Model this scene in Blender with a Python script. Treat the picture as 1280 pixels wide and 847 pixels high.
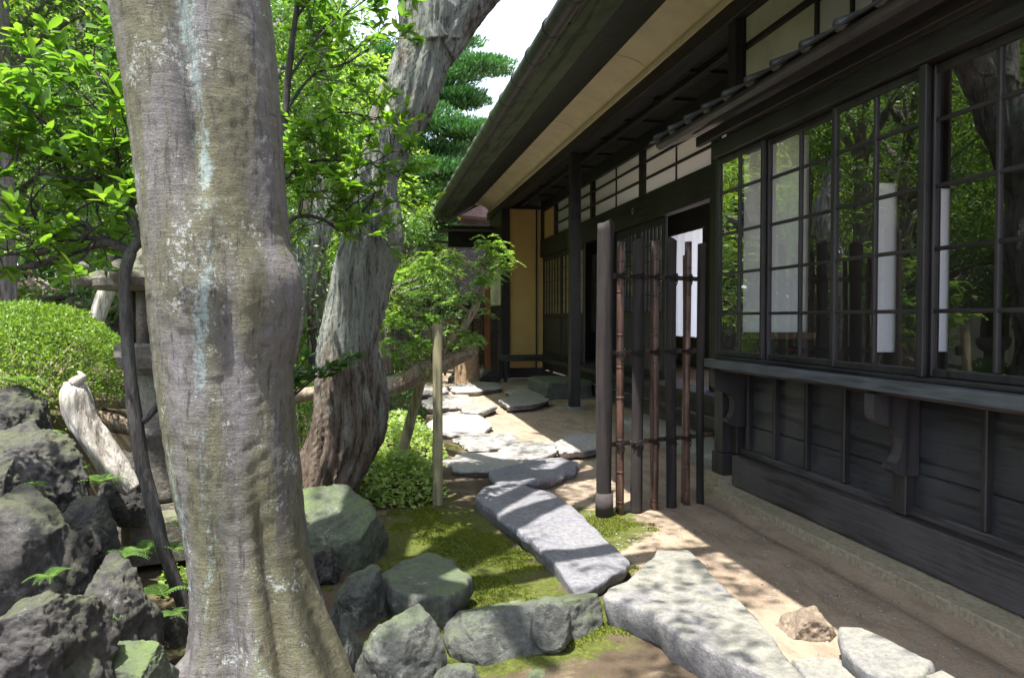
import bpy, math, random
import numpy as np
from mathutils import Vector, Matrix
for o in list(bpy.data.objects): bpy.data.objects.remove(o)
scn = bpy.context.scene; col = scn.collection
R = math.radians
# ------------------------------------------------ camera
CH = 1.3; YAW = math.atan(180/960.); PIT = math.atan(25.5/960.)
cd = bpy.data.cameras.new('camera'); cam = bpy.data.objects.new('camera', cd); col.objects.link(cam)
cam.location = (0, 0, CH); cam.rotation_euler = (math.pi/2-PIT, 0, -YAW)
cd.sensor_width = 36; cd.lens = 27.0; cd.clip_end = 600; cd.clip_start = .05
scn.camera = cam
# ------------------------------------------------ sky, sun, exposure
SD = Vector((0.2, 0.2, -1.0)).normalized()          # direction the light travels
toS = -SD; ELEV = math.asin(toS.z); AZ = math.atan2(toS.x, toS.y)
w = bpy.data.worlds.new('World'); scn.world = w; w.use_nodes = True
nt = w.node_tree; bg = nt.nodes['Background']
st = nt.nodes.new('ShaderNodeTexSky'); st.sky_type = 'NISHITA'; st.sun_disc = False
st.sun_elevation = ELEV; st.sun_rotation = AZ; st.air_density = 0.8; st.dust_density = 2.5; st.ozone_density = 1.0
mxw = nt.nodes.new('ShaderNodeMix'); mxw.data_type = 'RGBA'; nw = nt.nodes.new('ShaderNodeTexNoise'); nw.inputs['Scale'].default_value = 2.2; nw.inputs['Detail'].default_value = 6
tw_ = nt.nodes.new('ShaderNodeTexCoord'); nt.links.new(tw_.outputs['Generated'], nw.inputs['Vector'])
mw = nt.nodes.new('ShaderNodeMath'); mw.operation = 'MULTIPLY_ADD'; mw.inputs[1].default_value = .9; mw.inputs[2].default_value = -.02; nt.links.new(nw.outputs['Fac'], mw.inputs[0])
nt.links.new(mw.outputs[0], mxw.inputs['Factor']); nt.links.new(st.outputs[0], mxw.inputs['A']); mxw.inputs['B'].default_value = (6.6, 7.1, 7.9, 1)   # thin bright summer cloud veil
nt.links.new(mxw.outputs['Result'], bg.inputs[0]); bg.inputs[1].default_value = 0.15
sl = bpy.data.lights.new('sun', 'SUN'); sl.energy = 5.0; sl.angle = R(.53); sl.color = (1, .95, .87)
so = bpy.data.objects.new('sun', sl); col.objects.link(so)
so.rotation_euler = SD.to_track_quat('-Z', 'Y').to_euler(); so.location = (0, 0, 30)
scn.view_settings.view_transform = 'Standard'; scn.view_settings.look = 'None'
scn.view_settings.exposure = 1.48; scn.view_settings.gamma = 1.0
scn.render.engine = 'CYCLES'
scn.cycles.max_bounces = 8; scn.cycles.diffuse_bounces = 4; scn.cycles.transparent_max_bounces = 16

# ------------------------------------------------ helpers
M3 = Matrix.Rotation(-YAW, 3, 'Z') @ Matrix.Rotation(math.pi/2-PIT, 3, 'X')
def ray(px, py): return M3 @ Vector((px-640, 423.5-py, -960))
def atY(px, py, Y): d = ray(px, py); t = Y/d.y; return Vector((d.x*t, Y, CH+d.z*t))
def atX(px, py, X): d = ray(px, py); t = X/d.x; return Vector((X, d.y*t, CH+d.z*t))
def atZ(px, py, Z=0.): d = ray(px, py); t = (Z-CH)/d.z; return Vector((d.x*t, d.y*t, Z))
def ppx(Y, px=300): d = ray(px, 400); return Y/d.y      # metres per pixel at Y

_rs = np.random.RandomState(7)
_perm = _rs.permutation(4096); _val = _rs.rand(4096)*2-1
def vn(p):
    p = np.asarray(p, float); i = np.floor(p).astype(int); f = p-i; f = f*f*f*(f*(f*6-15)+10)
    r = 0
    for a in (0, 1):
        for b in (0, 1):
            for c in (0, 1):
                h = _perm[(_perm[(_perm[(i[:, 0]+a) & 4095]+i[:, 1]+b) & 4095]+i[:, 2]+c) & 4095]
                wt = (f[:, 0] if a else 1-f[:, 0])*(f[:, 1] if b else 1-f[:, 1])*(f[:, 2] if c else 1-f[:, 2])
                r = r+wt*_val[h]
    return r
def fbm(p, o=4, g=.5):
    r = 0; a = 1.; p = np.asarray(p, float)
    for k in range(o): r = r+a*vn(p+17.3*k); p = p*2.03; a *= g
    return r
def sstep(a, b, x):
    t = np.clip((np.asarray(x, float)-a)/(b-a), 0, 1); return t*t*(3-2*t)

class MB:
    def __init__(s): s.v = []; s.f = []; s.n = 0; s.sm = []
    def add(s, v, f, smooth=False):
        v = np.asarray(v, float); s.v.append(v)
        for q in f: s.f.append([i+s.n for i in q])
        s.sm += [smooth]*len(f); s.n += len(v); return s
    def box(s, a, b):
        x0, y0, z0 = [min(a[i], b[i]) for i in range(3)]; x1, y1, z1 = [max(a[i], b[i]) for i in range(3)]
        e = min(.006, .2*min(x1-x0, y1-y0, z1-z0))
        # chamfered box
        vs = []; idx = {}
        for ix, X in ((0, x0), (1, x1)):
            for iy, Y in ((0, y0), (1, y1)):
                for iz, Z in ((0, z0), (1, z1)):
                    sx, sy, sz = (1 if ix == 0 else -1), (1 if iy == 0 else -1), (1 if iz == 0 else -1)
                    for ax in range(3):
                        p = [X+sx*e, Y+sy*e, Z+sz*e]; p[ax] = (X, Y, Z)[ax]
                        idx[(ix, iy, iz, ax)] = len(vs); vs.append(p)
        F = []
        g = lambda c, ax: idx[(c[0], c[1], c[2], ax)]
        def ring(ax, s_):
            o = [i for i in range(3) if i != ax]; r = []
            for u, v_ in ((0, 0), (1, 0), (1, 1), (0, 1)):
                c = [0, 0, 0]; c[ax] = s_; c[o[0]] = u; c[o[1]] = v_; r.append(tuple(c))
            return r
        for ax in range(3):
            for s_ in (0, 1):
                q = [g(c, ax) for c in ring(ax, s_)]
                F.append(q if (s_ == 1) == (ax != 1) else q[::-1])
        for ax in range(3):
            o = [i for i in range(3) if i != ax]
            for u in (0, 1):
                for v_ in (0, 1):
                    c0 = [0, 0, 0]; c0[o[0]] = u; c0[o[1]] = v_; c1 = list(c0); c1[ax] = 1
                    F.append([g(c0, o[0]), g(c1, o[0]), g(c1, o[1]), g(c0, o[1])])
        for ix in (0, 1):
            for iy in (0, 1):
                for iz in (0, 1): F.append([g((ix, iy, iz), 0), g((ix, iy, iz), 1), g((ix, iy, iz), 2)])
        return s.add(vs, F)
    def prism(s, prof, y0, y1, axis='Y'):
        # closed profile (u,v) extruded along an axis; for Y: (x,z); for X: (y,z); for Z: (x,y)
        n = len(prof)
        def mk(u, v, t): return {'Y': (u, t, v), 'X': (t, u, v), 'Z': (u, v, t)}[axis]
        v = [mk(u, q, y0) for u, q in prof]+[mk(u, q, y1) for u, q in prof]
        f = [[i, (i+1) % n, n+(i+1) % n, n+i] for i in range(n)]+[list(range(n))[::-1], list(range(n, 2*n))]
        return s.add(v, f)
    def tube(s, pts, rad, seg=10, disp=None, cap=True, smooth=True, step=None):
        P = np.array([tuple(p) for p in pts], float); r = np.array(rad, float)*np.ones(len(P))
        if step:
            P, r = spline(P, r, step)
        T = np.gradient(P, axis=0); T /= np.linalg.norm(T, axis=1)[:, None]+1e-9
        up = np.array([1., 0, 0]) if abs(T[0][0]) < .9 else np.array([0, 1., 0])
        n0 = np.cross(T[0], up); n0 /= np.linalg.norm(n0); N = [n0]
        for i in range(1, len(P)):
            n = N[-1]-T[i]*np.dot(N[-1], T[i]); N.append(n/np.linalg.norm(n))
        N = np.array(N); B = np.cross(T, N)
        a = np.linspace(0, 2*math.pi, seg, endpoint=False)
        ca, sa = np.cos(a), np.sin(a)
        D = N[:, None, :]*ca[None, :, None]+B[:, None, :]*sa[None, :, None]
        L = np.concatenate([[0], np.cumsum(np.linalg.norm(np.diff(P, axis=0), axis=1))])
        rr = np.repeat(r[:, None], seg, 1)
        if disp is not None: rr = rr+disp(D.reshape(-1, 3), np.repeat(L, seg), np.repeat(r, seg), np.repeat(P, seg, 0)).reshape(len(P), seg)
        V = (P[:, None, :]+D*rr[:, :, None]).reshape(-1, 3)
        F = []
        for i in range(len(P)-1):
            b = i*seg
            for j in range(seg):
                k = (j+1) % seg; F.append((b+j, b+k, b+seg+k, b+seg+j))
        if cap: F.append(tuple(range(seg))[::-1]); F.append(tuple(range((len(P)-1)*seg, len(P)*seg)))
        return s.add(V, F, smooth)
    def build(s, name, mat, parent=None, origin=None):
        V = np.concatenate(s.v) if s.v else np.zeros((0, 3))
        o = mkobj(name, V, s.f, mat, parent, origin)
        o.data.polygons.foreach_set('use_smooth', s.sm)
        return o
def wloc(o):
    l = Vector((0, 0, 0))
    while o: l += o.location; o = o.parent
    return l
def mkobj(name, V, F, mat, parent=None, origin=None, smooth=None):
    me = bpy.data.meshes.new(name)
    if parent is not None: off = wloc(parent)
    elif origin is not None: off = Vector(origin)
    else:
        off = Vector(((V[:, 0].min()+V[:, 0].max())/2, (V[:, 1].min()+V[:, 1].max())/2, V[:, 2].min()))
    V = V-np.array(off)
    if isinstance(F, np.ndarray):
        k = F.shape[1]; me.vertices.add(len(V)); me.vertices.foreach_set('co', V.ravel())
        me.loops.add(F.size); me.loops.foreach_set('vertex_index', F.ravel().astype(np.int32))
        me.polygons.add(len(F)); me.polygons.foreach_set('loop_start', np.arange(0, F.size, k, dtype=np.int32))
        me.update(calc_edges=True)
    else: me.from_pydata(V.tolist(), [], F)
    if smooth: me.polygons.foreach_set('use_smooth', [True]*len(me.polygons))
    if mat: me.materials.append(mat)
    o = bpy.data.objects.new(name, me); col.objects.link(o)
    if parent is not None: o.parent = parent
    else: o.location = off
    return o
def spline(P, r, step):
    P = np.vstack([2*P[0]-P[1], P, 2*P[-1]-P[-2]]); r = np.concatenate([[r[0]], r, [r[-1]]])
    oP, orr = [], []
    for i in range(1, len(P)-2):
        n = max(2, int(np.linalg.norm(P[i+1]-P[i])/step))
        for t in np.linspace(0, 1, n, endpoint=False):
            c = lambda a, b, c_, d: .5*((2*b)+(-a+c_)*t+(2*a-5*b+4*c_-d)*t*t+(-a+3*b-3*c_+d)*t**3)
            oP.append(c(P[i-1], P[i], P[i+1], P[i+2])); orr.append(c(r[i-1], r[i], r[i+1], r[i+2]))
    oP.append(P[-2]); orr.append(r[-2])
    return np.array(oP), np.maximum(np.array(orr), .0005)
def empty(name, loc): o = bpy.data.objects.new(name, None); col.objects.link(o); o.location = loc; o.empty_display_size = .1; return o
def tag(o, label=None, cat=None, group=None, kind=None):
    if label: o['label'] = label
    if cat: o['category'] = cat
    if group: o['group'] = group
    if kind: o['kind'] = kind
    return o

# ------------------------------------------------ materials
def newmat(name):
    m = bpy.data.materials.new(name); m.use_nodes = True; t = m.node_tree
    return m, t, t.nodes['Principled BSDF'], t.nodes['Material Output']
def N(t, typ, **kw):
    n = t.nodes.new(typ)
    for k, v in kw.items():
        if k in n.inputs.keys() if isinstance(k, str) else False: n.inputs[k].default_value = v
        else: setattr(n, k, v)
    return n
def coords(t, scale=(1, 1, 1)):
    c = t.nodes.new('ShaderNodeTexCoord'); m = t.nodes.new('ShaderNodeMapping'); m.inputs['Scale'].default_value = scale
    t.links.new(c.outputs['Object'], m.inputs[0]); return m.outputs[0]
def noise(t, vec, scale, detail=6, rough=.6):
    n = t.nodes.new('ShaderNodeTexNoise'); n.inputs['Scale'].default_value = scale; n.inputs['Detail'].default_value = detail
    n.inputs['Roughness'].default_value = rough; t.links.new(vec, n.inputs['Vector']); return n.outputs['Fac']
def ramp(t, fac, stops):
    r = t.nodes.new('ShaderNodeValToRGB'); e = r.color_ramp.elements
    while len(e) < len(stops): e.new(.5)
    for k, (p, c) in enumerate(stops):
        e[k].position = p; e[k].color = (*c, 1) if not isinstance(c, (int, float)) else (c, c, c, 1)
    t.links.new(fac, r.inputs[0]); return r.outputs[0]
def mix(t, fac, a, b, mode='MIX'):
    n = t.nodes.new('ShaderNodeMix'); n.data_type = 'RGBA'; n.blend_type = mode
    for s, v in ((n.inputs['Factor'], fac), (n.inputs['A'], a), (n.inputs['B'], b)):
        if hasattr(v, 'links'): t.links.new(v, s)
        elif isinstance(v, (int, float)): s.default_value = v
        else: s.default_value = (*v, 1)
    return n.outputs['Result']
def mth(t, op, a, b=0.):
    n = t.nodes.new('ShaderNodeMath'); n.operation = op
    for s, v in ((n.inputs[0], a), (n.inputs[1], b)):
        if hasattr(v, 'links'): t.links.new(v, s)
        else: s.default_value = v
    return n.outputs[0]
def bump(t, h, bs, strength=.5, dist=.01):
    b = t.nodes.new('ShaderNodeBump'); b.inputs['Strength'].default_value = strength; b.inputs['Distance'].default_value = dist
    t.links.new(h, b.inputs['Height']); t.links.new(b.outputs[0], bs.inputs['Normal'])
def wood(name, c0, c1, axis='Z', rough=.55, sc=1., wear=None, bmp=.35):
    m, t, bs, out = newmat(name)
    s = {'X': (.06, 1, 1), 'Y': (1, .06, 1), 'Z': (1, 1, .06)}[axis]
    v = coords(t, [k*sc for k in s])
    g = noise(t, v, 60, 5, .65); b = noise(t, coords(t), 2.2, 4, .6)
    c = ramp(t, g, [(.3, c0), (.7, c1)])
    c = mix(t, ramp(t, b, [(.35, .0), (.7, .55)]), c, [k*1.5+.004 for k in c1])
    f = noise(t, v, 14, 3, .5)
    c = mix(t, ramp(t, f, [(.38, .7), (.46, .0)]), c, [k*.45 for k in c0])
    if wear: c = mix(t, ramp(t, noise(t, coords(t), 5, 6, .7), [(.55, 0.), (.72, .8)]), c, wear)
    t.links.new(c, bs.inputs['Base Color'])
    t.links.new(ramp(t, g, [(.2, rough-.12), (.8, rough+.15)]), bs.inputs['Roughness'])
    bump(t, mth(t, 'ADD', g, mth(t, 'MULTIPLY', f, 1.5)), bs, bmp, .004)
    return m
DK0, DK1 = (.008, .007, .008), (.026, .023, .025)
WZ = wood('dark wood upright', DK0, DK1, 'Z'); WY = wood('dark wood lengthwise', DK0, DK1, 'Y'); WX = wood('dark wood crosswise', DK0, DK1, 'X')
WPL = wood('weathered charcoal plank', (.014, .012, .014), (.068, .060, .066), 'Y', .5, 1., None, .7)
WSILL = wood('grey blue weathered sill', (.035, .04, .045), (.085, .095, .11), 'Y', .45)
WPAN = wood('charcoal panel board', (.008, .009, .012), (.036, .039, .047), 'Y', .42, 1., None, .6)
WGRN = wood('mossy eave board', (.025, .035, .022), (.08, .11, .07), 'Y', .8, wear=(.12, .15, .08))
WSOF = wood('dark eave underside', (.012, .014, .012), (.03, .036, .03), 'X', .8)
WBRK = wood('bracket wood', (.016, .013, .014), (.036, .032, .035), 'Z', .6, 1., None, .15)
WORG = wood('reddish cedar', (.16, .05, .02), (.34, .13, .05), 'Z', .6)
WPOLE = wood('grey stake wood', (.12, .11, .06), (.30, .27, .16), 'Z', .8, wear=(.10, .13, .05))
WPOST = wood('charred fence post', (.008, .006, .006), (.030, .023, .022), 'Z', .85, wear=(.032, .024, .024))
WBENCH = wood('dark bench wood', (.02, .02, .021), (.05, .05, .052), 'X', .5)
WBR = wood('brown rail wood', (.08, .035, .015), (.17, .08, .035), 'Y', .5)
def bamboo(name):
    m, t, bs, o = newmat(name); v = coords(t, (1, 1, .12)); g = noise(t, v, 40, 5, .6); b = noise(t, coords(t), 4, 4, .6)
    c = ramp(t, g, [(.3, (.045, .022, .016)), (.6, (.14, .075, .055)), (.8, (.30, .20, .16))])
    c = mix(t, ramp(t, b, [(.4, 0.), (.65, .8)]), c, (.03, .017, .014))
    t.links.new(c, bs.inputs['Base Color']); bs.inputs['Roughness'].default_value = .38; bump(t, g, bs, .2, .002); return m
BAM = bamboo('smoked bamboo')
def flat(name, c, rough=.6, n=8., amt=.25, bs_=.1, metal=0.):
    m, t, bs, o = newmat(name); f = noise(t, coords(t), n, 6, .65)
    t.links.new(mix(t, ramp(t, f, [(.3, 0.), (.75, 1.)]), [k*(1-amt) for k in c], [min(1, k*(1+amt*.6)) for k in c]), bs.inputs['Base Color'])
    bs.inputs['Roughness'].default_value = rough; bs.inputs['Metallic'].default_value = metal
    bump(t, noise(t, coords(t), n*12, 4, .6), bs, bs_*3, .003); return m
PLYEL = flat('ochre plaster', (.68, .46, .19), .9, 1.5, .15, .08)
PLCOVE = flat('cream plaster cove', (.78, .68, .49), .85, 2.5, .14, .08)
PLGRY = flat('pale grey green plaster', (.72, .71, .60), .9, 1.8, .28, .08)
ROPE = flat('black rope', (.014, .012, .011), .9, 60, .5, .5)
METAL = flat('dull zinc sleeve', (.05, .038, .04), .8, 20, .4, .1, 0.)
GUT = flat('dark copper gutter', (.055, .055, .06), .5, 9, .5, .1, 0.)
TILE = flat('grey roof tile', (.075, .075, .085), .4, 6, .5, .12)
TILER = flat('reddish purple roof tile', (.20, .13, .13), .6, 6, .5, .12)
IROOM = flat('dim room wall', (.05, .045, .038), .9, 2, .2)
def paper(name, c, tr=.5):
    m, t, bs, o = newmat(name); bs.inputs['Base Color'].default_value = (*c, 1); bs.inputs['Roughness'].default_value = .9
    f = noise(t, coords(t, (3, 3, .4)), 3, 4, .6); t.links.new(mix(t, f, [k*.88 for k in c], c), bs.inputs['Base Color'])
    d = t.nodes.new('ShaderNodeBsdfTranslucent'); d.inputs[0].default_value = (*c, 1); mx = t.nodes.new('ShaderNodeMixShader'); mx.inputs[0].default_value = tr
    t.links.new(bs.outputs[0], mx.inputs[1]); t.links.new(d.outputs[0], mx.inputs[2]); t.links.new(mx.outputs[0], o.inputs[0]); return m
PAPER = paper('white shoji paper', (.84, .85, .86)); CLOTH = paper('white cloth', (.86, .91, 1.0), .7)
def glass(name, sc=5., st_=.035):
    m, t, bs, o = newmat(name); t.nodes.remove(bs)
    tr = t.nodes.new('ShaderNodeBsdfTransparent'); tr.inputs[0].default_value = (.97, .98, .99, 1)
    gl = t.nodes.new('ShaderNodeBsdfGlossy'); gl.inputs['Roughness'].default_value = .0
    fr = t.nodes.new('ShaderNodeFresnel'); fr.inputs[0].default_value = 1.5
    b = t.nodes.new('ShaderNodeBump'); b.inputs['Strength'].default_value = st_; b.inputs['Distance'].default_value = .02
    t.links.new(noise(t, coords(t, (1, 1, .8)), sc, 1, .4), b.inputs['Height']); t.links.new(b.outputs[0], gl.inputs['Normal'])
    mx = t.nodes.new('ShaderNodeMixShader')
    t.links.new(mth(t, 'MULTIPLY', fr.outputs[0], 4.0), mx.inputs[0]); t.links.new(tr.outputs[0], mx.inputs[1]); t.links.new(gl.outputs[0], mx.inputs[2])
    t.links.new(mx.outputs[0], o.inputs[0]); return m
GLASS = glass('old wavy window glass')
def rockmat(name, c0, c1, moss=.5, mossc=(.07, .10, .03), pit=1., lich=.3):
    m, t, bs, o = newmat(name); v = coords(t)
    a = noise(t, v, 5, 8, .7); b = noise(t, v, 38, 6, .7)
    c = mix(t, ramp(t, a, [(.3, 0.), (.7, 1.)]), c0, c1)
    c = mix(t, ramp(t, b, [(.4, .5), (.56, 0.)]), c, [k*.4 for k in c0])
    c = mix(t, ramp(t, noise(t, v, 9, 7, .75), [(.60, 0.), (.66, lich)]), c, (.42, .44, .38))
    g = t.nodes.new('ShaderNodeNewGeometry'); sx = t.nodes.new('ShaderNodeSeparateXYZ'); t.links.new(g.outputs['Normal'], sx.inputs[0])
    mk = mth(t, 'ADD', mth(t, 'MULTIPLY', sx.outputs[2], .18), noise(t, v, 2.6, 6, .7))
    c = mix(t, ramp(t, mk, [(.56, 0.), (.72, moss)]), c, mossc)
    t.links.new(c, bs.inputs['Base Color']); bs.inputs['Roughness'].default_value = .8
    vo = t.nodes.new('ShaderNodeTexVoronoi'); vo.inputs['Scale'].default_value = 26; t.links.new(v, vo.inputs['Vector'])
    h = mth(t, 'ADD', mth(t, 'MULTIPLY', noise(t, v, 14, 8, .75), 1.6), mth(t, 'MULTIPLY', ramp(t, vo.outputs['Distance'], [(0., 0.), (.35, 1.)]), .35*pit))
    bump(t, mth(t, 'ADD', h, mth(t, 'MULTIPLY', b, .5)), bs, .8, .018); return m
RK_DARK = rockmat('dark volcanic rock', (.028, .026, .026), (.095, .088, .083), .6, (.08, .10, .03), .9, .3)
RK_GRN = rockmat('green mossy boulder', (.06, .075, .05), (.14, .16, .11), .85, (.10, .15, .04), .4, .4)
RK_GRY = rockmat('grey river rock', (.065, .07, .065), (.155, .16, .145), .65, (.09, .13, .045), .5, .6)
SLAB = rockmat('slate grey slab', (.17, .17, .20), (.27, .27, .31), .15, (.17, .17, .11), .15, .12)
SLAB2 = rockmat('pale sandstone slab', (.20, .195, .205), (.33, .325, .33), .35, (.22, .22, .12), .35, .15)
PAV = rockmat('pale stepping stone', (.26, .25, .25), (.39, .38, .38), .2, (.2, .2, .12), .3, .3)
BRN = rockmat('brown rough stone', (.20, .15, .11), (.38, .31, .24), .3, (.16, .15, .08), 1., .2)
LANT = rockmat('mossy lantern granite', (.11, .10, .085), (.25, .22, .19), .7, (.13, .15, .07), .8, .5)
FOOT = rockmat('mossy concrete footing', (.33, .27, .19), (.46, .39, .29), .3, (.26, .26, .15), .5, .3)
STUMP = flat('tan stone pillar', (.40, .27, .17), .9, 8, .4, .25)
def leafmat(name, c0, c1, tr=.4, rough=.42, hue=None, tc=None, spec=.5):
    m, t, bs, o = newmat(name); g = t.nodes.new('ShaderNodeNewGeometry')
    c = ramp(t, g.outputs['Random Per Island'], [(0., c0), (.94, c1)]+([(1., hue)] if hue else []))
    big = noise(t, coords(t), 1.3, 3, .5)
    c = mix(t, ramp(t, big, [(.35, 0.), (.65, .5)]), c, [c1[0]*1.35, c1[1]*1.15, c1[2]])
    t.links.new(c, bs.inputs['Base Color']); bs.inputs['Roughness'].default_value = rough; bs.inputs['Specular IOR Level'].default_value = spec
    d = t.nodes.new('ShaderNodeBsdfTranslucent'); tcol = mix(t, 1., c, tc or (1.95, 1.95, .8), 'MULTIPLY'); t.links.new(tcol, d.inputs[0])
    mx = t.nodes.new('ShaderNodeMixShader'); mx.inputs[0].default_value = tr
    t.links.new(bs.outputs[0], mx.inputs[1]); t.links.new(d.outputs[0], mx.inputs[2]); t.links.new(mx.outputs[0], o.inputs[0]); return m
LF_NEAR = leafmat('glossy broad leaf', (.038, .11, .02), (.13, .265, .04), .45, .35, (.20, .24, .04))
LF_BRT = leafmat('bright young leaf', (.11, .23, .03), (.23, .36, .07), .5, .45, (.32, .34, .06))
LF_MID = leafmat('mid green leaf', (.05, .13, .025), (.14, .25, .06), .42, .5)
LF_DRK = leafmat('dark evergreen leaf', (.022, .07, .018), (.07, .15, .03), .3, .4)
LF_PINE = leafmat('blue green pine needle', (.025, .09, .028), (.07, .19, .05), .25, .5, tc=(1.4, 1.6, 1.))
LF_JUN = leafmat('juniper spray', (.10, .22, .045), (.22, .37, .09), .35, .5)
LF_HEDGE = leafmat('clipped azalea leaf', (.065, .145, .02), (.15, .26, .035), .35, .45, (.22, .27, .06))
LF_CAN = leafmat('overhead canopy leaf', (.045, .12, .022), (.10, .20, .035), .3, .5)
LF_PALE = leafmat('pale ground shrub leaf', (.12, .22, .05), (.27, .38, .13), .35, .4)
MOSS = leafmat('moss tuft', (.05, .085, .012), (.15, .185, .03), .35, .8, spec=.1)
LITTER = leafmat('dry fallen leaf', (.07, .035, .02), (.17, .10, .06), .15, .7, tc=(1, 1, 1))
def barkA():
    m, t, bs, o = newmat('grey lichened bark'); v = coords(t)
    st1 = noise(t, coords(t, (1, 1, .16)), 9, 6, .65); pat = noise(t, coords(t, (1, 1, .35)), 5, 8, .75)
    c = ramp(t, noise(t, coords(t, (1, 1, .5)), 3, 6, .6), [(.3, (.095, .09, .088)), (.55, (.16, .15, .152)), (.75, (.225, .21, .22))])
    c = mix(t, ramp(t, noise(t, coords(t, (1.2, 1.2, .22)), 4.5, 6, .6), [(.42, 0.), (.56, .9)]), c, (.12, .115, .06))     # olive algae
    at = t.nodes.new('ShaderNodeAttribute'); at.attribute_name = 'lichen'
    sp = mth(t, 'ADD', mth(t, 'ADD', mth(t, 'MULTIPLY', st1, .50), mth(t, 'MULTIPLY', noise(t, v, 38, 8, .85), .42)), mth(t, 'MULTIPLY', mth(t, 'MULTIPLY', at.outputs['Fac'], noise(t, v, 7, 5, .7)), .17))
    c = mix(t, ramp(t, sp, [(.55, 0.), (.60, .85)]), c, (.28, .365, .36))       # blue lichen streaks
    c = mix(t, ramp(t, mth(t, 'MULTIPLY', noise(t, v, 70, 5, .8), noise(t, v, 6, 3, .6)), [(.33, 0.), (.38, .7)]), c, (.50, .54, .52))
    ring = noise(t, coords(t, (.8, .8, 4.5)), 6, 7, .7)
    c = mix(t, ramp(t, ring, [(.32, .5), (.40, 0.)]), c, (.035, .03, .025))
    vf = noise(t, coords(t, (1, 1, .16)), 42, 7, .8)
    mot = noise(t, coords(t, (1, 1, .6)), 26, 8, .85)
    c = mix(t, ramp(t, mot, [(.38, .35), (.48, 0.)]), c, (.08, .07, .06)); c = mix(t, ramp(t, mot, [(.55, 0.), (.66, .4)]), c, (.34, .32, .31))
    c = mix(t, ramp(t, vf, [(.38, .75), (.47, 0.)]), c, (.035, .03, .028))
    dash = noise(t, coords(t, (.35, .35, 2.)), 20, 5, .7)
    c = mix(t, ramp(t, dash, [(.29, .75), (.35, 0.)]), c, (.03, .026, .022))
    t.links.new(c, bs.inputs['Base Color']); bs.inputs['Roughness'].default_value = .75
    h = mth(t, 'ADD', mth(t, 'ADD', mth(t, 'MULTIPLY', ring, .8), mth(t, 'MULTIPLY', dash, .6)), mth(t, 'ADD', mth(t, 'MULTIPLY', mth(t, 'ADD', vf, mot), .9), mth(t, 'MULTIPLY', noise(t, v, 90, 5, .7), .6)))
    bump(t, h, bs, .6, .014); return m
BARKA = barkA()
def barkB(name='furrowed cypress bark', c0=(.05, .033, .022), c1=(.27, .21, .155), li=(.34, .37, .33), s=1., liA=.75, bd=.03, zlow=None):
    m, t, bs, o = newmat(name); v = coords(t, (1*s, 1*s, .13*s)); fz = 0.
    f = noise(t, v, 22, 7, .7); g = noise(t, v, 55, 5, .7)
    c = ramp(t, f, [(.34, c0), (.62, c1)])
    if zlow:
        sz = t.nodes.new('ShaderNodeSeparateXYZ'); t.links.new(coords(t), sz.inputs[0]); fz = ramp(t, mth(t, 'ADD', mth(t, 'MULTIPLY', sz.outputs[2], .4), mth(t, 'MULTIPLY', f, .3)), [(.30, 0.), (.62, .13)])
        c = mix(t, ramp(t, mth(t, 'MULTIPLY', sz.outputs[2], .4), [(.1, .45), (.5, 0.)]), c, (.21, .13, .085))
    c = mix(t, ramp(t, mth(t, 'ADD', mth(t, 'ADD', fz, -.04 if zlow else 0.), mth(t, 'MULTIPLY', noise(t, coords(t, (1, 1, .4)), 3.4, 6, .7), .7)), [(.35, 0.), (.44, liA)]), c, li)
    if zlow: c = mix(t, ramp(t, f, [(.37, .85), (.47, 0.)]), c, (.035, .026, .02))
    c = mix(t, ramp(t, g, [(.36, .8), (.46, 0.)]), c, [k*.4 for k in c0])
    t.links.new(c, bs.inputs['Base Color']); bs.inputs['Roughness'].default_value = .85
    bump(t, mth(t, 'ADD', mth(t, 'MULTIPLY', f, 1.5), g), bs, .95, bd); return m
BARKB = barkB(c0=(.06, .04, .028), c1=(.27, .235, .19), li=(.34, .385, .35), liA=.75, bd=.045, zlow=.75)
BARKD = barkB('dark speckled twig bark', (.02, .018, .017), (.065, .058, .055), (.30, .30, .28), 2.6, .3, .008)
BARKL = barkB('silver driftwood', (.24, .20, .16), (.66, .62, .55), (.5, .48, .42), 1.4, .3, .012)
BARKG = barkB('grey far trunk bark', (.08, .07, .065), (.22, .19, .18), (.28, .29, .27), 1., .5, .02)
BARKJ = barkB('tan juniper bark', (.13, .09, .06), (.38, .30, .22), (.42, .41, .36), 2., .5, .01)

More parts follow.
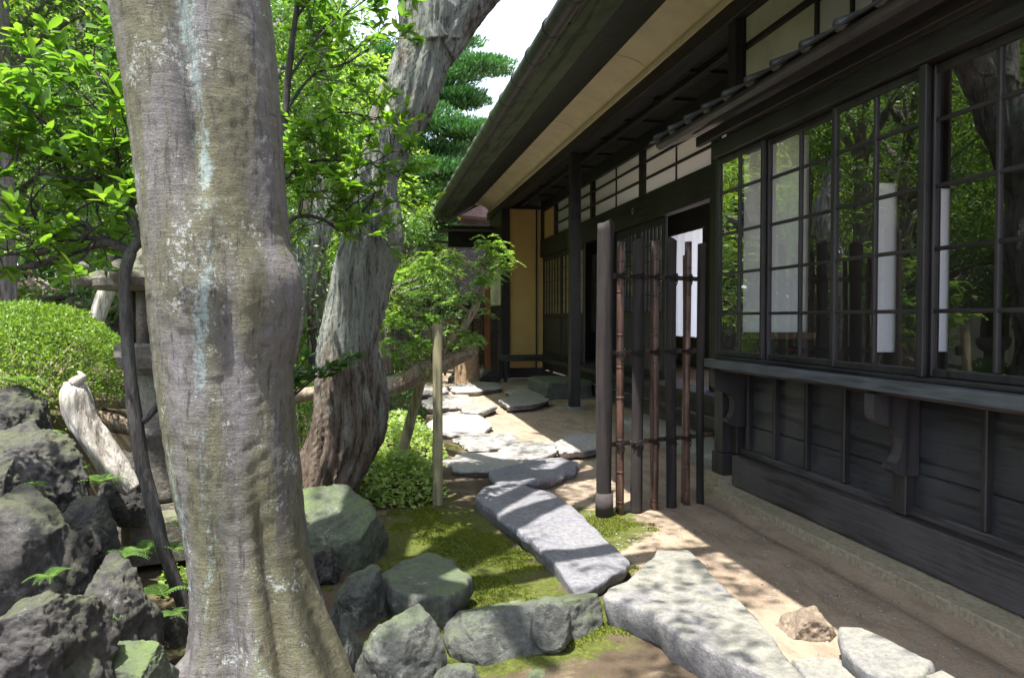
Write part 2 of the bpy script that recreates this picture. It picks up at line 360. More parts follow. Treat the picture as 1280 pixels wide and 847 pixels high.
# ------------------------------------------------ terrain
def hgt(x, y):
    x = np.asarray(x, float); y = np.asarray(y, float)
    H = np.interp(y, [1, 2.6, 3.2, 4, 5, 7, 10, 14], [.12, .22, .42, .52, .72, .55, .3, .2])
    edge = -.78-.30*(y-2.6); edge = np.where(y > 5, -1.5, edge)
    b = sstep(0, .42, edge-x)*H
    bed = .07*np.exp(-((x-.1)**2+(y-6.7)**2)/1.1)
    P = np.stack([x.ravel(), y.ravel(), 0*x.ravel()], 1)
    n = (.030*fbm(P*.9, 3)+.010*fbm(P*5, 3)).reshape(x.shape)
    sand = sstep(1.3, 1.75, x)*sstep(-3, 0, y)
    drain = -.035*np.exp(-((x-2.45)/.07)**2)*(y < 5.4)
    return b+bed+n*(1-.85*sand)-.02+drain
def hg(x, y): return float(hgt(np.array([x]), np.array([y]))[0])
def build_ground():
    xs = np.concatenate([np.linspace(-300, -14, 14), np.linspace(-12, -2.5, 60), np.linspace(-2.4, 3.2, 260), np.linspace(3.4, 12, 18), np.linspace(16, 300, 10)])
    ys = np.concatenate([np.linspace(-200, -3, 14), np.linspace(-2, 1.0, 20), np.linspace(1.03, 8.5, 330), np.linspace(8.6, 20, 120), np.linspace(22, 300, 16)])
    X, Y = np.meshgrid(xs, ys); Z = hgt(X, Y)
    V = np.stack([X.ravel(), Y.ravel(), Z.ravel()], 1); nx, ny = len(xs), len(ys)
    I = np.arange(nx*ny).reshape(ny, nx); F = np.stack([I[:-1, :-1].ravel(), I[:-1, 1:].ravel(), I[1:, 1:].ravel(), I[1:, :-1].ravel()], 1)
    o = mkobj('ground', V, F, None, origin=(0, 0, 0), smooth=True)
    sand = sand_mask(V); moss = moss_mask(V)
    for nm, a in (('sand', sand), ('moss', moss)):
        at = o.data.attributes.new(nm, 'FLOAT', 'POINT'); at.data.foreach_set('value', a.astype(np.float32))
    m, t, bs, out = newmat('garden earth, sand and moss'); v = coords(t)
    def att(n): a = t.nodes.new('ShaderNodeAttribute'); a.attribute_name = n; return a.outputs['Fac']
    n1 = noise(t, v, 3, 8, .7); n2 = noise(t, v, 45, 6, .7); n3 = noise(t, v, 220, 3, .6)
    soil = ramp(t, n1, [(.3, (.06, .045, .03)), (.7, (.14, .105, .07))])
    sandc = ramp(t, noise(t, v, 1.6, 8, .65), [(.3, (.27, .205, .15)), (.7, (.43, .34, .255))])
    sandc = mix(t, ramp(t, n3, [(.35, .45), (.5, 0.)]), sandc, (.24, .18, .12))
    sandc = mix(t, ramp(t, noise(t, v, 90, 3, .6), [(.64, 0.), (.7, .7)]), sandc, (.55, .5, .44))
    sandc = mix(t, ramp(t, noise(t, coords(t, (1.6, .5, 1)), 5, 7, .7), [(.42, .55), (.52, 0.)]), sandc, (.20, .155, .115))
    sandc = mix(t, ramp(t, noise(t, v, 30, 7, .8), [(.36, .5), (.44, 0.)]), sandc, (.17, .13, .09))
    mossc = ramp(t, n2, [(.3, (.035, .05, .010)), (.55, (.09, .11, .02)), (.75, (.19, .17, .05))])
    c = mix(t, ramp(t, mth(t, 'ADD', att('sand'), mth(t, 'MULTIPLY', mth(t, 'SUBTRACT', n1, .5), .9)), [(.38, 0.), (.62, 1.)]), soil, sandc)
    c = mix(t, ramp(t, mth(t, 'ADD', att('moss'), mth(t, 'MULTIPLY', mth(t, 'SUBTRACT', noise(t, v, 7, 7, .7), .5), 1.3)), [(.42, 0.), (.58, .95)]), c, mossc)
    t.links.new(c, bs.inputs['Base Color']); bs.inputs['Roughness'].default_value = .95; bs.inputs['Specular IOR Level'].default_value = .2
    bump(t, mth(t, 'ADD', mth(t, 'ADD', n2, mth(t, 'MULTIPLY', noise(t, v, 12, 6, .7), 1.2)), mth(t, 'MULTIPLY', n3, .5)), bs, .8, .016)
    o.data.materials.append(m); tag(o, 'garden ground of moss, earth and pale sand running along the house', None, None, 'structure')
def sand_mask(V):
    x, y = V[:, 0], V[:, 1]
    e = np.interp(y, [0, 2.6, 4, 5.5, 6.5, 8, 12, 16], [1.3, 1.5, 1.42, 1.35, 1.3, 1.25, 1.25, .7])
    return sstep(-.25, .25, x-e)*.9+.35*(x > .0)
def moss_mask(V):
    x, y = V[:, 0], V[:, 1]
    g = lambda cx, cy, sx, sy: np.exp(-((x-cx)/sx)**2-((y-cy)/sy)**2)
    m = 1.1*g(.45, 4.4, .55, 1.3)+.6*g(.4, 3.5, .5, .5)+1.1*g(1.5, 4.75, .32, .5)+.8*g(.7, 3.1, .45, .35)+.6*g(.9, 7.2, .35, 1.2)+.55*g(1.25, 4.0, .2, .8)+.45*(x < -.3)
    return np.clip(m*.85, 0, 1)*(x < 1.9)
build_ground()

# ------------------------------------------------ rocks
_ico = {}
def ico(sub):
    if sub not in _ico:
        import bmesh
        bm = bmesh.new(); bmesh.ops.create_icosphere(bm, subdivisions=sub, radius=1)
        _ico[sub] = (np.array([v.co[:] for v in bm.verts]), np.array([[v.index for v in f.verts] for f in bm.faces])); bm.free()
    return _ico[sub]
def rock(name, c, size, mat, seed, sub=6, rough=.10, cuts=13, rz=0., flatt=None, block=.82):
    rs = np.random.RandomState(seed); V, F = ico(sub); V = V.copy()
    V = np.sign(V)*np.abs(V)**block; V /= np.abs(V).max()
    for k in range(cuts):
        n = rs.normal(size=3); n[2] = abs(n[2])*.6; n /= np.linalg.norm(n); d = rs.uniform(.58, .9)
        over = np.maximum(V@n-d, 0); V -= over[:, None]*n*.93
    V += 0 if cuts < 5 else .0
    if flatt: V[:, 2] = np.where(V[:, 2] > flatt, flatt+(V[:, 2]-flatt)*.12, V[:, 2])
    U = V/np.linalg.norm(V, axis=1)[:, None]
    s = seed*3.7
    V += U*(rough*fbm(V*1.6+s, 4)+rough*.2*(1-2*np.abs(fbm(V*4+s, 4)))+rough*(.15 if mat is RK_DARK else .1)*(np.abs(fbm(V*7+s, 4))-.3)+rough*.14*fbm(V*22+s, 3))[:, None]
    mn, mx = V.min(0), V.max(0); V = (V-(mn+mx)/2)/(mx-mn)*np.array(size)
    ca, sa = math.cos(rz), math.sin(rz)
    V = np.stack([V[:, 0]*ca-V[:, 1]*sa, V[:, 0]*sa+V[:, 1]*ca, V[:, 2]], 1)+np.array(c)
    return mkobj(name, V, F, mat, smooth=True)
def rockpx(x0, y0, x1, y1, Y, dy, mat, seed, label, group=None, sink=.25, **kw):
    a = atY((x0+x1)/2, (y0+y1)/2, Y); m = ppx(Y, (x0+x1)/2)
    wx = (x1-x0)*m*1.03; top = atY((x0+x1)/2, y0, Y).z; bot = atY((x0+x1)/2, y1, Y).z
    h = (top-bot)*(1+sink)
    o = rock(kw.pop('name', 'rock'), (a.x, Y, top-h/2), (wx, dy, h), mat, seed, **kw)
    return tag(o, label, 'rock', group)
BG = 'rocks piled on the left bank'
rockpx(-45, 612, 106, 742, 3.0, .42, RK_DARK, 1, 'dark pitted rock at the left edge with lit sloping top, middle of the pile', BG, rough=.09)
rockpx(-60, 733, 128, 870, 2.45, .42, RK_DARK, 2, 'large dark grey rock in the bottom left corner', BG, rough=.12)
rockpx(80, 694, 200, 830, 2.85, .36, RK_DARK, 3, 'dark knobbly moss-spotted rock between the corner rock and the slender trunk', BG, rough=.14)
rockpx(66, 620, 146, 700, 3.35, .3, RK_DARK, 4, 'small dark rock behind the rock with the lit sloping top', BG)
rockpx(-40, 530, 112, 640, 3.75, .42, RK_DARK, 5, 'rugged dark rock below the azalea mound, beside the bleached log', BG, rough=.14)
rockpx(-60, 482, 62, 590, 4.1, .4, RK_DARK, 6, 'black craggy rock highest of the pile under the azalea mound', BG, rough=.14)
rockpx(-30, 575, 26, 640, 3.3, .2, RK_DARK, 7, 'small dark stone squeezed at the left frame edge between two big rocks', BG)
rockpx(100, 803, 212, 880, 2.6, .3, RK_GRN, 8, 'smooth pale green rock at the foot of the slender dark trunk', BG, rough=.07)
rockpx(195, 760, 235, 800, 3.1, .12, RK_DARK, 31, 'little dark stone just left of the base of the slender trunk', BG)
rockpx(130, 560, 190, 640, 4.1, .25, RK_DARK, 32, 'shaded rock under the lower end of the bleached log', BG)
MG = 'rocks between the big trunk and the path'
rockpx(352, 612, 484, 728, 4.35, .62, RK_GRN, 9, 'large green mossy boulder right behind the big grey trunk', MG, rough=.06, cuts=7)
# (the flat-topped rock follows with the slabs)
rockpx(408, 706, 492, 790, 3.5, .34, RK_GRY, 11, 'rounded grey green rock below the green boulder', MG, rough=.08)
rockpx(444, 758, 564, 868, 2.85, .36, RK_GRY, 12, 'rounded faceted rock at the bottom edge right of the big trunk', MG, rough=.07)
rockpx(418, 768, 452, 842, 2.95, .16, RK_GRY, 13, 'small pale upright stone squeezed against the big trunk', MG, rough=.08)
rockpx(556, 740, 757, 842, 3.12, .50, RK_GRY, 14, 'long low grey rock with a knob on top, between the two slabs', MG, rough=.07, cuts=7)
rockpx(662, 744, 714, 800, 2.93, .14, RK_GRY, 15, 'small round knob stone on the long low rock', MG, rough=.05, cuts=3)
rockpx(528, 826, 608, 890, 2.62, .25, RK_GRY, 16, 'grey green rock cut by the bottom frame edge below the long low rock', MG, rough=.05)
rockpx(390, 680, 425, 722, 3.95, .18, RK_DARK, 17, 'little dark rock tucked against the green boulder and the trunk', MG)
rockpx(455, 706, 478, 726, 3.62, .1, RK_GRY, 18, 'tiny round stone on top between boulder and flat-topped rock', MG, cuts=3)
rockpx(640, 838, 700, 880, 2.75, .2, RK_GRN, 19, 'low mossy stone at the bottom edge below the long low rock', MG, rough=.05)
rockpx(312, 600, 340, 640, 4.6, .2, RK_DARK, 20, 'dark rock hidden behind the big grey trunk', MG)
# ---------------- slabs traced on their own plane
def slab(name, pts, ztop, th, mat, seed, label, cat, group=None, uneven=.012, res=None, edge=.014):
    P = [atZ(x, y, ztop) for x, y in pts]; P2 = np.array([(p.x, p.y) for p in P])
    # smooth resample of outline
    Q = []; n = len(P2)
    L = sum(np.linalg.norm(P2[(i+1) % n]-P2[i]) for i in range(n)); step = L/150
    for i in range(n):
        a, b = P2[i], P2[(i+1) % n]; k = max(1, int(np.linalg.norm(b-a)/step))
        for j in range(k): Q.append(a+(b-a)*j/k)
    Q = np.array(Q)
    for _ in range(1): Q = (np.roll(Q, 1, 0)+2*Q+np.roll(Q, -1, 0))/4
    c = Q.mean(0); m = len(Q); d = (Q-c); ln = np.linalg.norm(d, axis=1)[:, None]; u = d/ln
    s = seed*5.1
    Q = Q+u*(edge*fbm(np.column_stack([Q*7, np.full(m, s)]), 4))[:, None]
    rings = []
    for f in np.linspace(.04, 1, 26)**.8: rings.append(np.column_stack([c+(Q-c)*f, np.full(m, ztop)]))
    top = np.concatenate(rings)
    edge_d = np.repeat(np.linspace(.04, 1, 26)**.8, m)
    top[:, 2] += uneven*fbm(np.column_stack([top[:, :2]*3.5, np.full(len(top), s)]), 4)-.006*np.clip((edge_d-.95)/.05, 0, 1)**2
    side = []
    for k, (dz, off) in enumerate(((.010, .004), (.026, .006), (.3, .004), (.5, -.008), (.75, -.025), (1.0, -.05))):
        z = ztop-(dz if k < 2 else dz*th); r = np.column_stack([Q+u*off, np.full(m, z)])
        nn = fbm(r*9+s, 4); r[:, :2] += u*(nn*.012*min(1, k/2.))[:, None]; side.append(r)
    V = np.concatenate([top]+side+[np.array([[c[0], c[1], ztop+uneven*float(fbm(np.array([[c[0]*3.5, c[1]*3.5, s]]), 4)[0])]])])
    nr = 26+len(side); F = []
    for i in range(nr-1):
        for j in range(m):
            k = (j+1) % m; F.append((i*m+j, (i+1)*m+j, (i+1)*m+k, i*m+k))
    for j in range(m): F.append((len(V)-1, j, (j+1) % m))
    o = mkobj(name, V, F, mat, smooth=True); return tag(o, label, cat, group)
slab('stone_slab', [(594, 621), (606, 608), (645, 603), (690, 614), (729, 644), (755, 670), (787, 699), (784, 709), (750, 725), (722, 741), (709, 723), (690, 699), (657, 670), (619, 641)], .065, .11, SLAB, 1,
     'long curved bluish grey slab in the middle of the path', 'stone slab', None, .010)
slab('stone_slab', [(823, 686), (860, 684), (878, 702), (904, 731), (943, 767), (969, 802), (991, 828), (1008, 848), (985, 850), (943, 831), (904, 813), (839, 784), (821, 768), (790, 753), (757, 742), (762, 732), (788, 724), (806, 706)], .14, .20, SLAB2, 2,
     'large pale angular slab in the right foreground, dappled with light', 'stone slab', None, .016)
slab('stone_slab', [(612, 588), (640, 578), (700, 571), (722, 577), (716, 588), (690, 598), (650, 604), (618, 602)], .055, .09, SLAB, 3,
     'thin grey slab with overhanging edge at the head of the long curved slab', 'stone slab', None, .008)
slab('rock', [(480, 716), (503, 698), (535, 691), (568, 697), (583, 714), (582, 730), (560, 741), (522, 743), (492, 736)], .13, .22, RK_GRY, 7, 'flat-topped grey rock sitting alone on the moss', 'rock', MG, .012, edge=.03)
PG = 'stepping stones of the garden path'
def stepst(pts, lab, sd, m=PAV, z=.06): slab('stepping_stone', pts, z, .08, m, sd, lab, 'stepping stone', PG, .008, edge=.03)
stepst([(553, 575), (580, 565), (640, 563), (657, 570), (645, 580), (610, 588), (570, 588)], 'flat pale stepping stone just left of the thin overhanging slab', 11)
stepst([(568, 548), (600, 541), (640, 542), (650, 551), (630, 558), (585, 561)], 'pale oval stepping stone second up from the thin slab', 12)
stepst([(622, 560), (650, 551), (690, 552), (697, 562), (680, 571), (645, 573)], 'bright stepping stone touching the sunlit sand strip', 13)
stepst([(532, 528), (560, 514), (600, 518), (616, 532), (600, 542), (560, 543), (536, 538)], 'broad whitish stepping stone right behind the upright stake', 14)
stepst([(692, 552), (715, 541), (750, 542), (760, 556), (730, 562), (700, 563)], 'rounded sunlit stone beside the tall fence post', 15, PAV, .08)
stepst([(520, 503), (545, 493), (585, 493), (592, 501), (570, 508), (535, 510)], 'thin flat stone behind the juniper stake', 16)
stepst([(573, 507), (590, 500), (615, 501), (620, 508), (600, 515), (580, 514)], 'small domed grey stepping stone in front of the tan pillar', 17, SLAB2, .09)
stepst([(625, 500), (640, 491), (675, 491), (688, 499), (665, 505), (635, 507)], 'low grey stone at the foot of the porch step block', 18, SLAB2, .09)
stepst([(560, 482), (590, 476), (620, 477), (628, 484), (600, 489), (570, 490)], 'far narrow stepping stone near the bench', 19)
stepst([(505, 488), (530, 481), (556, 482), (560, 488), (535, 492), (512, 493)], 'far flat stone on the left side of the path', 20)
stepst([(630, 489), (655, 481), (690, 483), (700, 490), (680, 494), (650, 495)], 'far stone lying on the sand before the bench', 21)
# brown rough stone, edging blocks
rockpx(956, 756, 1056, 826, 2.95, .30, BRN, 40, 'rough brown stone wedged between pale slab and edging blocks', None, rough=.08)
def edging(pts, z, lab, sd): slab('edging_stone', pts, z, .16, SLAB2, sd, lab, 'edging stone', 'edging stones at the bottom right', .006, edge=.010)
edging([(1048, 780), (1075, 782), (1120, 803), (1165, 826), (1150, 840), (1110, 838), (1085, 832), (1055, 806)], .11, 'squared pale edging block right of the rough brown stone', 51)
edging([(1158, 843), (1176, 834), (1290, 900), (1330, 960), (1270, 960), (1210, 900)], .11, 'pale edging block running out of the bottom right of the frame', 52)
edging([(990, 822), (1045, 818), (1090, 845), (1150, 900), (1080, 930), (1030, 880)], .035, 'low flat sunlit block in front of the rough brown stone', 53)
# porch step block
def blockstone(name, x0, x1, y0, y1, z0, z1, mat, sd, lab, cat):
    V, F = ico(5); V = np.sign(V)*np.abs(V)**.28; V /= np.abs(V).max()
    V = V+.035*fbm(V*2.5+sd, 4)[:, None]*V
    V = V*np.array([(x1-x0)/2, (y1-y0)/2, (z1-z0)/2])+np.array([(x0+x1)/2, (y0+y1)/2, (z0+z1)/2])
    return tag(mkobj(name, V, F, mat, smooth=True), lab, cat)
p = atZ(672, 500, 0)
blockstone('step_stone', p.x+.12, p.x+1.02, p.y+.2, p.y+1.5, -.06, .29, RK_GRY, 3, 'big grey block used as a shoe step beside the porch post', 'step stone')
blockstone('step_stone', 2.95, 3.42, 6.2, 8.9, -.05, .11, PAV, 5, 'low wide pale step seen through the bamboo fence', 'step stone')

# ------------------------------------------------ house
house = tag(empty('wooden_house', (3.0, 8, 0)), 'old dark timber Japanese house with tiled eaves, lattice windows and cream cove under the roof', 'house')
HY0, HY1 = -4.0, 18.6
def hb(name, boxes, mat, parent=house):
    m = MB()
    for a, b in boxes: m.box(a, b)
    return m.build(name, mat, parent)
hb('footing', [((2.55, HY0, -.15), (2.76, 5.40, .035))], FOOT)
hb('plinth_beam', [((2.70, HY0, .045), (2.84, 5.38, .27))], WPL)
hb('footing_stone', [((2.62, 5.42, -.15), (2.86, 5.66, .10))], FOOT)
hb('post_foot', [((2.655, 5.45, .10), (2.825, 5.63, .268))], WZ)
hb('corner_post', [((2.66, 5.46, .27), (2.81, 5.60, 2.62))], WZ)
# lower wall boards
XW = 2.80
lw = hb('lower_wall', [((XW, HY0, .272), (XW+.03, 5.46, .494)), ((XW+.006, HY0, .498), (XW+.03, 5.46, .96))], WPAN)
hb('wall_rail', [((2.765, HY0, .272), (2.815, 5.455, .32))], WPL, lw)
for px in (935, 968, 1008, 1055, 1232):
    q = atX(px, 600, 2.78); hb('batten', [((2.765, q.y-.018, .322), (2.812, q.y+.018, .93))], WZ, lw)
for k in range(9):
    y = 2.35-k*.52; hb('batten', [((2.765, y-.018, .322), (2.812, y+.018, .93))], WZ, lw)
for px in (1128, 920):
    q = atX(px, 600, 2.76); hb('wall_post', [((2.735, q.y-.055, .275), (2.825, q.y+.055, .93))], WZ, lw)
# curved brackets under the sill
def pane(x, y0, y1, z0, z1, parent):
    m = MB(); m.add([(x, y0, z0), (x, y1, z0), (x, y1, z1), (x, y0, z1)], [(0, 3, 2, 1)]); return m.build('glass_pane', GLASS, parent)
def bracket(y):
    m = MB(); pr = [(2.535, .915), (2.535, .81), (2.545, .785), (2.57, .762), (2.60, .752), (2.645, .742), (2.675, .72), (2.693, .685), (2.697, .64), (2.688, .59), (2.668, .555), (2.640, .545), (2.645, .52), (2.675, .497), (2.72, .488), (2.80, .488), (2.80, .915)]
    m.prism(pr, y-.04, y+.04); return m.build('bracket', WBRK, house)
for px in (1105, 903): bracket(atX(px, 500, 2.62).y)
bracket(1.3)
hb('window_sill', [((2.50, HY0, .935), (2.84, 5.50, .995))], WSILL)
hb('sill_apron', [((2.56, HY0, .915), (2.84, 5.47, .933))], WPL)
hb('window_head', [((2.56, HY0, 2.50), (2.76, 5.46, 2.62))], WY)
hb('window_track', [((2.59, HY0, .997), (2.72, 5.455, 1.02))], WY)
YS = [5.46, 4.765, 4.0, 3.235, 2.47, 1.70, .93, .16]
zr = [1.045, 1.335, 1.63, 1.925, 2.235, 2.46]
for k in range(len(YS)-1):
    a, b = YS[k], YS[k+1]; mid = (a+b)/2
    if k % 2: a += .03; b -= .03
    xo = 2.60+(.035 if k % 2 else 0.); thick = .03 if k != 2 else .036
    bx = [((xo, a-.045, 1.022), (xo+.032, a-.002, 2.498)), ((xo, b+.002, 1.022), (xo+.032, b+.036, 2.498)),
          ((xo+.001, b+.036, 1.022), (xo+.031, a-.045, 1.062)), ((xo+.001, b+.036, 2.455), (xo+.031, a-.045, 2.498)),
          ((xo+.003, mid-.012, 1.062), (xo+.029, mid+.012, 2.455))]
    sash = hb('window_sash', bx, WZ)
    hb('muntin', [((xo+.005, b+.036, z-.010), (xo+.027, a-.045, z+.010)) for z in zr[1:5]], WY, sash)
    pane(xo+.016, b+.036, a-.045, 1.062, 2.455, sash)
hb('window_post', [((2.58, 3.215, 1.022), (2.598, 3.265, 2.498))], WZ)
# near solid wall beyond the windows
hb('side_wall', [((2.62, HY0, 1.02), (2.72, .15, 2.5))], WPL)
# pent roof above the windows
pr = [(2.27, 2.665), (2.27, 2.70), (2.95, 2.98), (2.95, 2.90), (2.30, 2.645)]
m = MB(); m.prism(pr, HY0, 5.86); pent = m.build('pent_roof', WPL, house)
hb('fascia', [((2.50, HY0, 2.622), (2.54, 5.62, 2.70))], WY, pent)
m = MB(); y = 5.80
while y > HY0:
    m.tube([(2.235, y, 2.715), (2.6, y, 2.865), (2.95, y, 3.01)], .032, 12); y -= .30
m.prism([(2.22, 2.695), (2.23, 2.715), (2.945, 3.005), (2.945, 2.985)], HY0, 5.9)
m.build('pent_tile', TILE, pent)
# upper wall over the pent roof
hb('upper_wall', [((2.965, HY0, 2.9), (3.02, 5.72, 3.9))], PLGRY)
for y in (5.80, 3.85, 1.9, 0., -2.): hb('upper_post', [((2.88, y-.065, 2.86), (3.03, y+.065, 3.95))], WZ)
hb('upper_rail', [((2.935, HY0, 3.42), (2.964, 5.735, 3.47)), ((2.93, HY0, 2.98), (2.964, 5.735, 3.02))], WY)
y0 = atX(1018, 20, 2.93).y; y1 = atX(1118, 20, 2.93).y
us = hb('upper_window', [((2.924, y1, 3.022), (2.961, y0, 3.045)), ((2.924, y1, 3.395), (2.961, y0, 3.418)), ((2.925, y0-.03, 3.02), (2.962, y0, 3.42)), ((2.925, y1, 3.02), (2.962, y1+.03, 3.42)), ((2.925, (y0+y1)/2-.012, 3.02), (2.96, (y0+y1)/2+.012, 3.42))], WZ)
hb('paper_pane', [((2.95, y1+.03, 3.022), (2.961, y0-.03, 3.418))], PAPER, us)
# porch post and far posts
hb('porch_post', [((2.88, 10.75, .02), (3.03, 10.90, 3.68))], WZ)
hb('post_pad', [((2.84, 10.70, -.1), (3.07, 10.95, .018))], SLAB2)
hb('eave_beam', [((2.86, HY0, 3.68), (3.05, HY1, 3.86))], WY)
hb('end_post', [((2.86, 16.42, 0), (3.03, 16.62, 3.68))], WZ)
hb('end_wall', [((3.032, 16.5, .22), (3.80, 16.6, 3.68))], PLYEL)
hb('end_wall_base', [((3.032, 16.48, 0), (3.80, 16.6, .22))], WX)
hb('corner_board', [((3.62, 16.44, .2), (3.645, 16.498, 3.68))], WZ)
hb('outer_end_wall', [((2.90, 16.63, .0), (3.0, 18.4, 1.6))], WPL); hb('outer_end_wall', [((2.90, 16.63, 2.7), (3.0, 18.4, 3.68))], WPL)
hb('outer_plaster', [((2.91, 16.63, 1.6), (2.99, 18.4, 2.7))], PLGRY)
# cove
pts = []
for k in range(13):
    a = k/12*math.pi/2; pts.append((2.50+.37*(1-math.cos(a)), 4.03-.155*math.sin(a)-.0))
pts = [(2.50, 4.035)]+[(2.50+.37*math.sin(k/12*math.pi/2)**1.0, 4.03-.15*(1-math.cos(k/12*math.pi/2))) for k in range(13)]
pr = pts+[(2.87, 3.855), (2.91, 3.855), (2.91, 4.10), (2.50, 4.10)]
m = MB(); m.prism(pr, HY0, HY1-.2); cv = m.build('cove', PLCOVE, house)
hb('cove_lip', [((2.84, HY0, 3.815), (2.858, HY1-.2, 3.87))], PLCOVE, cv)
hb('cove_lip', [((2.478, HY0, 4.0), (2.498, HY1-.2, 4.04))], PLCOVE, cv)
for y in (2.3, 5.0, 7.7, 10.4, 13.1, 15.8, 18.1):
    m = MB(); q = [(a, b-.001) for a, b in pts]; m.tube([(a, y, b) for a, b in q], .010, 6, smooth=True); m.build('cove_joint', PLCOVE, cv)
# eave: soffit, mossy board, tiles, gutter
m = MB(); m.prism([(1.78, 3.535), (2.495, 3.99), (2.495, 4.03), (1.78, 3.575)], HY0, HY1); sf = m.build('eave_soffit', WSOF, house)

m = MB(); m.prism([(1.46, 3.455), (1.775, 3.525), (1.775, 3.60), (1.46, 3.52)], HY0, HY1); m.build('eave_board', WGRN, house)
m = MB(); y = HY0; rg = random.Random(3)
while y < HY1:
    d = rg.uniform(-.015, .01); m.box((1.40+d, y+.006, 3.425+rg.uniform(0, .012)), (1.459, y+.15, 3.50)); y += .16
m.build('shingle_edge', WGRN, house)
m = MB(); m.prism([(1.38, 3.50), (1.38, 3.53), (4.6, 5.25), (5.6, 4.75), (5.6, 4.67), (4.6, 5.17)], HY0, HY1); rf = m.build('roof', TILE, house)
m = MB(); y = HY0+.13
while y < HY1:
    m.tube([(1.34, y, 3.49), (1.38, y, 3.51), (2.9, y, 4.352), (4.6, y, 5.26)], [.048, .045, .045, .045], 10); y += .28
m.build('roof_tile', TILE, rf)
m = MB(); seg = 16; P = []
m.tube([(1.335, HY0, 3.425), (1.335, HY1+.1, 3.41)], .074, 18); gt = m.build('gutter', GUT, house)
y = HY0+.2
while y < HY1:
    m = MB(); m.tube([(1.335, y, 3.423), (1.335, y+.035, 3.423)], .082, 16); m.build('gutter_strap', GUT, gt); y += .62
m = MB(); m.tube([(1.335, HY1, 3.36), (1.38, HY1+.02, 3.2), (1.9, HY1, 3.14), (2.9, HY1, 3.1)], .035, 10, step=.1); m.build('gutter_outlet', GUT, gt)
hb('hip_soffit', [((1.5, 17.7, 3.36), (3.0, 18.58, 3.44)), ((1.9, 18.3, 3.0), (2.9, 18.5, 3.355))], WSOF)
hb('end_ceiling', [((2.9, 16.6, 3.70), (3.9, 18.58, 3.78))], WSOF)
# roof gable end boards
m = MB(); m.prism([(1.45, 3.38), (4.6, 5.1), (4.6, 5.3), (1.4, 3.55)], HY1, HY1+.05); m.build('barge_board', WPL, house)
# porch ceiling
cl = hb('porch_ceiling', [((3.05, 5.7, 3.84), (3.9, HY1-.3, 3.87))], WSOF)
hb('ceiling_beam', [((3.30, 5.7, 3.76), (3.38, HY1-2.1, 3.838))], WY)
for y in np.arange(6.4, 16.4, 1.0): hb('ceiling_batten', [((3.06, y, 3.80), (3.298, y+.05, 3.838)), ((3.382, y, 3.80), (3.76, y+.05, 3.838))], WX, cl)
# porch door wall at X=3.78
XD = 3.78
hb('lintel', [((XD-.06, 5.7, 2.63), (XD+.08, 16.495, 3.0))], WY)
m = MB(); q = atX(791, 264, XD-.062)
for (a, b, c_, d) in ((0, .045, .028, 0), (.028, 0, 0, -.045), (0, -.045, -.028, 0), (-.028, 0, 0, .045)):
    m.tube([(XD-.066, q.y+a*1.5, q.z+b), (XD-.066, q.y+c_*1.5, q.z+d)], .004, 5)
m.build('diamond_emblem', flat('pale metal', (.4, .38, .33), .5), house)
trY = [5.9, 7.9, 10.2, 12.6, 15.2, 16.4]
hb('transom_head', [((XD-.05, 5.7, 3.62), (XD+.07, 16.495, 3.84))], WY)
for k, y in enumerate(trY):
    hb('transom_post', [((XD-.055, y-.07, 3.0), (XD+.07, y+.07, 3.62))], WZ)
for k in range(4):
    a, b = trY[k]+.07, trY[k+1]-.07; mid = (a+b)/2
    f = hb('transom_window', [((XD-.05, a, 3.19), (XD-.02, b, 3.225)), ((XD-.05, a, 3.42), (XD-.02, b, 3.455)), ((XD-.018, mid-.008, 3.0), (XD+.004, mid+.008, 3.62))], WY)
    hb('paper_pane', [((XD+.005, a, 3.0), (XD+.012, b, 3.62))], PAPER, f)
hb('transom_infill', [((XD, 15.27, 3.0), (XD+.05, 16.4, 3.62))], PLYEL)
